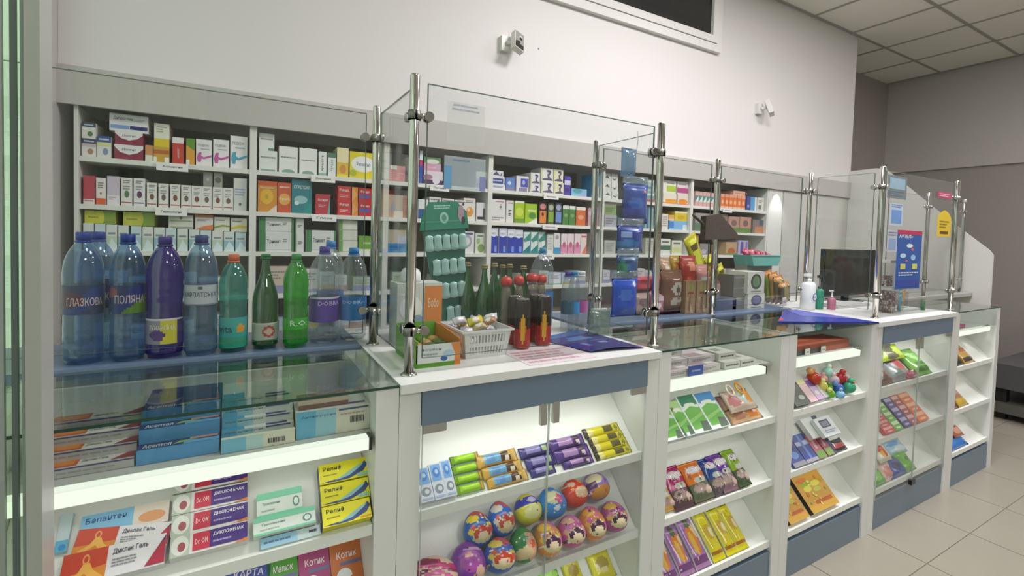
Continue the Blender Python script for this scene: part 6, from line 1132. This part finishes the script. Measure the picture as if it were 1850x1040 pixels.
# teal basket on a grey riser, with red packs
pb_ = P(1352, 480, y=1.74); pe = P(1404, 480, y=1.74)
bx('riser', pb_[0] + .02, pe[0] - .02, 1.76, 1.84, ZL, pb_[2], mat('#8d8d88', .5), label='grey riser box under the teal basket', cat='box')
t = thing('teal_basket', 'teal plastic basket holding red packs beyond the snacks', 'basket', (pb_[0], 1.72, pb_[2] + .0005)); q = MB(); w_ = pe[0] - pb_[0]
q.prism([(.02, 0), (w_ - .02, 0), (w_, .06), (0, .06)], 'y', 0, .004, '#6fb0a4'); q.prism([(.02, 0), (w_ - .02, 0), (w_, .06), (0, .06)], 'y', .12, .124, '#6fb0a4'); q.build('long_wall', t)
q = MB(); q.box(.02, w_ - .02, .004, .12, 0, .003, '#6fb0a4'); q.prism([(.02, 0), (.023, 0), (.003, .06), (0, .06)], 'y', .004, .12, '#6fb0a4'); q.prism([(w_ - .023, 0), (w_ - .02, 0), (w_, .06), (w_ - .003, .06)], 'y', .004, .12, '#6fb0a4'); q.build('end_wall', t)
q = MB(); q.box(-.006, w_ + .006, -.004, .004, .058, .064, '#7fbcb0'); q.build('rim', t)
for i in range(5):
    q = pouch(.05, .045, .014, ['#b03a58', '#c06478', '#a83048', '#b84a64', '#9c3450'][i], [('e', .5, .5, .3, .3, '#c86a80')], nx=8, nz=8, mats=gloss, wob=.3)
    q.build('red_pack', None, (pb_[0] + .02 + i * (w_ - .08) / 4, 1.78, pb_[2] + .045), (-.3, .2 * (i - 2), 0), label='dark pink pack heaped in the teal basket, %s from left' % ORD[i + 1], cat='pack', group='dark pink packs in the teal basket')
# dark pointed hat hung on the middle post
hat = MB(); y = 1.51; cc = mat('#463c34', .7, noise=.3, scale=60)
L = [P(u, v, y=y) for u, v in ((1276, 390), (1302, 386), (1340, 431), (1274, 433))]; o0 = L[0]
poly = [(p[0] - o0[0], p[2] - o0[2]) for p in L]; hat.prism([poly[0], poly[1], poly[2], poly[3]], 'y', .03, 0, cc)
t = thing('dark_hat', 'dark brown pointed cloth shape hanging by the middle post', 'hat', (o0[0], y, o0[2])); hat.build('cloth', t, bevel=.012)
q = MB(); pA, pB, pC = P(1256, 388, y=y), P(1272, 402, y=y), P(1290, 440, y=y); R0 = lambda p: (p[0] - o0[0], .012, p[2] - o0[2]); q.tube([R0(pA), R0(pB), R0(pC)], .007, cc); q.build('strap', t)
# ---- cashier place: monitor, bottles, mat
y = 1.66; a = P(1487, 546, y=y); b = P(1586, 546, y=y); tp = P(1500, 450, y=y)
t = thing('monitor', 'black computer monitor behind the far pay desk', 'monitor', (a[0], y, ZC)); w_ = b[0] - a[0] - .02; h = tp[2] - a[2]; z0 = a[2] - ZC
bk = mat('#1c1d1f', .25)
q = MB(); q.box(.0, w_, .008, .03, max(.03, z0), z0 + h, bk); q.build('housing', t, bevel=.004)
q = MB(); q.box(.012, w_ - .012, .005, .0075, max(.03, z0) + .02, z0 + h - .012, mat('#0b0d0d', .3)); q.build('screen', t)
q = MB(); q.box(w_ / 2 - .03, w_ / 2 + .03, .031, .05, .005, z0 + h * .5, bk); q.build('stand', t)
q = MB(); q.box(w_ / 2 - .13, w_ / 2 + .13, -.04, .1, 0, .005, bk); q.build('stand_base', t)
bx('cashier_worktop', 2.636, 3.526, 1.793, 1.93, ZC - .03, ZC - .001, BW, label='white rear worktop strip behind the far pay desk', cat='worktop')
q = MB(); q.box(0, .36, 0, .11, 0, .014, mat('#b4b4b0', .4))
for r_ in range(4):
    for c_ in range(13): q.box(.012 + c_ * .026, .034 + c_ * .026, .01 + r_ * .024, .03 + r_ * .024, .014, .019, '#c4c4c0')
q.build('keyboard', None, (2.93, 1.45, ZC + .0005), label='pale keyboard in front of the black monitor', cat='keyboard')
q = MB(); q.tube([(0, 0, .02), (.06, -.03, .006), (.14, -.02, .005), (.2, .0, .005), (.28, -.01, .006), (.34, -.03, .006)], .004, '#26282c', 6); q.build('cable', None, (3.1, 1.585, ZC + .002), label='black cable curling below the monitor', cat='cable')
def pump(x, y, z, r, h, c, head, lb, dec=None, spray=False):
    t = thing('spray_bottle' if spray else 'pump_bottle', lb, 'bottle', (x, y, z)); hb = h * (.78 if not spray else .6)
    q = MB(); q.lathe([(r * .92, 0), (r, .004), (r, hb * .88), (r * .75, hb * .97), (r * .35, hb)], mat(c, .3), n=24); q.build('body', t)
    q = MB(); q.lathe([(r * .42, hb), (r * .42, hb + h * .06), (r * .16, hb + h * .07), (r * .16, h * .93)], mat(head, .3), n=14); q.build('collar', t)
    q = MB(); q.box(-r * .95, r * .3, -r * .25, r * .25, h * .92, h, mat(head, .3)); q.build('nozzle', t, bevel=.003)
    if dec: q = MB(); q.decal((-.02, -r * 1.02, hb * .3), (1, 0, 0), (0, 0, 1), (0, -1, 0), .04, .05, dec); q.build('emblem', t)
p = P(1460, 560, y=1.50); pt_ = P(1460, 492, y=1.50); pump(p[0], 1.505, LZ - .006 + .0, .0375, pt_[2] - LZ, '#dcdedf', '#e2e2e2', 'white pump bottle with blue ring emblem beside the monitor', [('e', .5, .5, .48, .45, '#4a64a8'), ('e', .5, .5, .36, .34, '#dcdedf'), ('e', .5, .5, .12, .14, '#7a94c8')])
p = P(1479, 556, y=1.49); pt_ = P(1479, 497, y=1.49); pump(p[0], 1.49, ZC + .001, .022, pt_[2] - ZC, '#1f8a6c', '#2a2c30', 'green spray bottle with black trigger beside the white pump bottle', spray=True)
p = P(1500, 558, y=1.46); pt_ = P(1500, 524, y=1.46); pump(p[0], 1.455, ZC + .001, .021, pt_[2] - ZC, '#b86a84', '#dcdce0', 'small pink spray bottle in front of the monitor', spray=True)
# blue brochure mat lying over the third glass top
q = MB(); pts = [(2.50, 1.515), (2.612, 1.515), (2.612, 1.10), (2.575, 1.10)]; q.prism([(2.12 - 2.1, 1.30 - 1.1), (2.52 - 2.1, 1.51 - 1.1), (2.612 - 2.1, 1.50 - 1.1), (2.60 - 2.1, 1.105 - 1.1)], 'z', 0, .006, mat('#27348c', .3)); q.decal((0, 0, .006), (1, 0, 0), (0, 1, 0), (0, 0, 1), 1, 1, [('p', [(.03, .2), (.10, .22), (.16, .27), (.09, .238)], '#a83c5c'), ('p', [(.30, .25), (.42, .40), (.50, .39), (.495, .1)], '#5a60b0')])  # paler blue patch paints the reflection on the back part of the mat
q.build('counter_mat', None, (2.1, 1.1, ZC + .0004), label='dark blue three cornered mat on the glass before the white pump bottle', cat='mat')
# far desk: jars, leaflet tub
y = 1.245
for (u0, u1, vt, vb, lb, low) in ((1592, 1621, 520, None, 'square clear jar of brown speckled sweets on the far desk', 1), (1594, 1617, 470, 517, 'small clear jar stacked on the speckled sweets jar', 0)):
    a = P(u0, (vt + (vb or 570)) / 2, y=y); b = P(u1, (vt + (vb or 570)) / 2, y=y); tp = P(u0, vt, y=y); z0 = ZC if vb is None else zprev
    zprev = tp[2] + .0005
    w_ = .072 if low else .056; t = thing('sweets_jar', lb, 'jar', (b[0] - w_ - (0 if low else .004), y, z0 + (.0003 if vb is None else 0))); h = tp[2] - z0
    q = MB(); q.box(0, w_, 0, w_, 0, h * .9, glass('#f4f6f6', .07)); q.build('body', t, bevel=.004)
    q = MB(); q.box(-.003, w_ + .003, -.003, w_ + .003, h * .9, h - .0005, WHITE); q.build('lid', t, bevel=.003)
    q = MB(); r = .0052 if low else .006; cols = ['#6a4034', '#c9b8ac', '#8a5a48', '#d8ccc4', '#5a342c']
    n = max(3, int((w_ - .004) / (2 * r))); nz = int(h * .86 / (2 * r)) if low else int(h * .45 / (2 * r))
    for i in range(n):
        for j in range(n):
            if 0 < i < n - 1 and 0 < j < n - 1: continue
            for k in range(nz):
                x_, y_, z_ = .004 + r + i * (w_ - .008 - 2 * r) / (n - 1), .004 + r + j * (w_ - .008 - 2 * r) / (n - 1), .003 + r + k * 2 * r
                q.lathe([(.0005, -r), (r * .75, -r * .6), (r, 0), (r * .75, r * .6), (.0005, r)], random.choice(cols), x_, y_, n=6, cap=False, z0=z_)
    q.build('sweets', t, kind='stuff')
a = P(1628, 540, y=y); b = P(1664, 540, y=y); w_ = b[0] - a[0]
t = thing('leaflet_holder', 'clear leaflet holder with orange, yellow and green leaflets', 'holder', (a[0], y, ZC + .0004))
q = MB(); q.box(0, w_, 0, .002, 0, .06, glass('#f0f4f4', .08)); q.box(0, w_, .06, .062, 0, .1, glass('#f0f4f4', .08)); q.box(0, w_, 0, .062, 0, .004, WHITE); q.build('holder', t)
for i, (c, x_, h, rt) in enumerate((('#4a9cb4', 0, .15, -.05), ('#b8b45c', .03, .16, 0), ('#e07c3c', .055, .17, .12), ('#d8a040', .075, .15, .2), ('#4a8a4c', .1, .11, .1), ('#e06a34', .085, .185, .28))):
    q = carton(.042, .002, h, c, [('l', .15, .5, .85, .8, '#e4dcc8', 2)]); q.build('leaflet', t, (x_, .01 + i * .008, .005), (0, rt, 0))
q = MB(); q.lathe([(.01, 0), (.01, .05), (.004, .06)], '#3a7a4c', n=12); q.build('pen', None, (P(1668, 540, y=1.24)[0], 1.24, ZC + .0004), label='short green stick standing right of the leaflet holder', cat='pen')
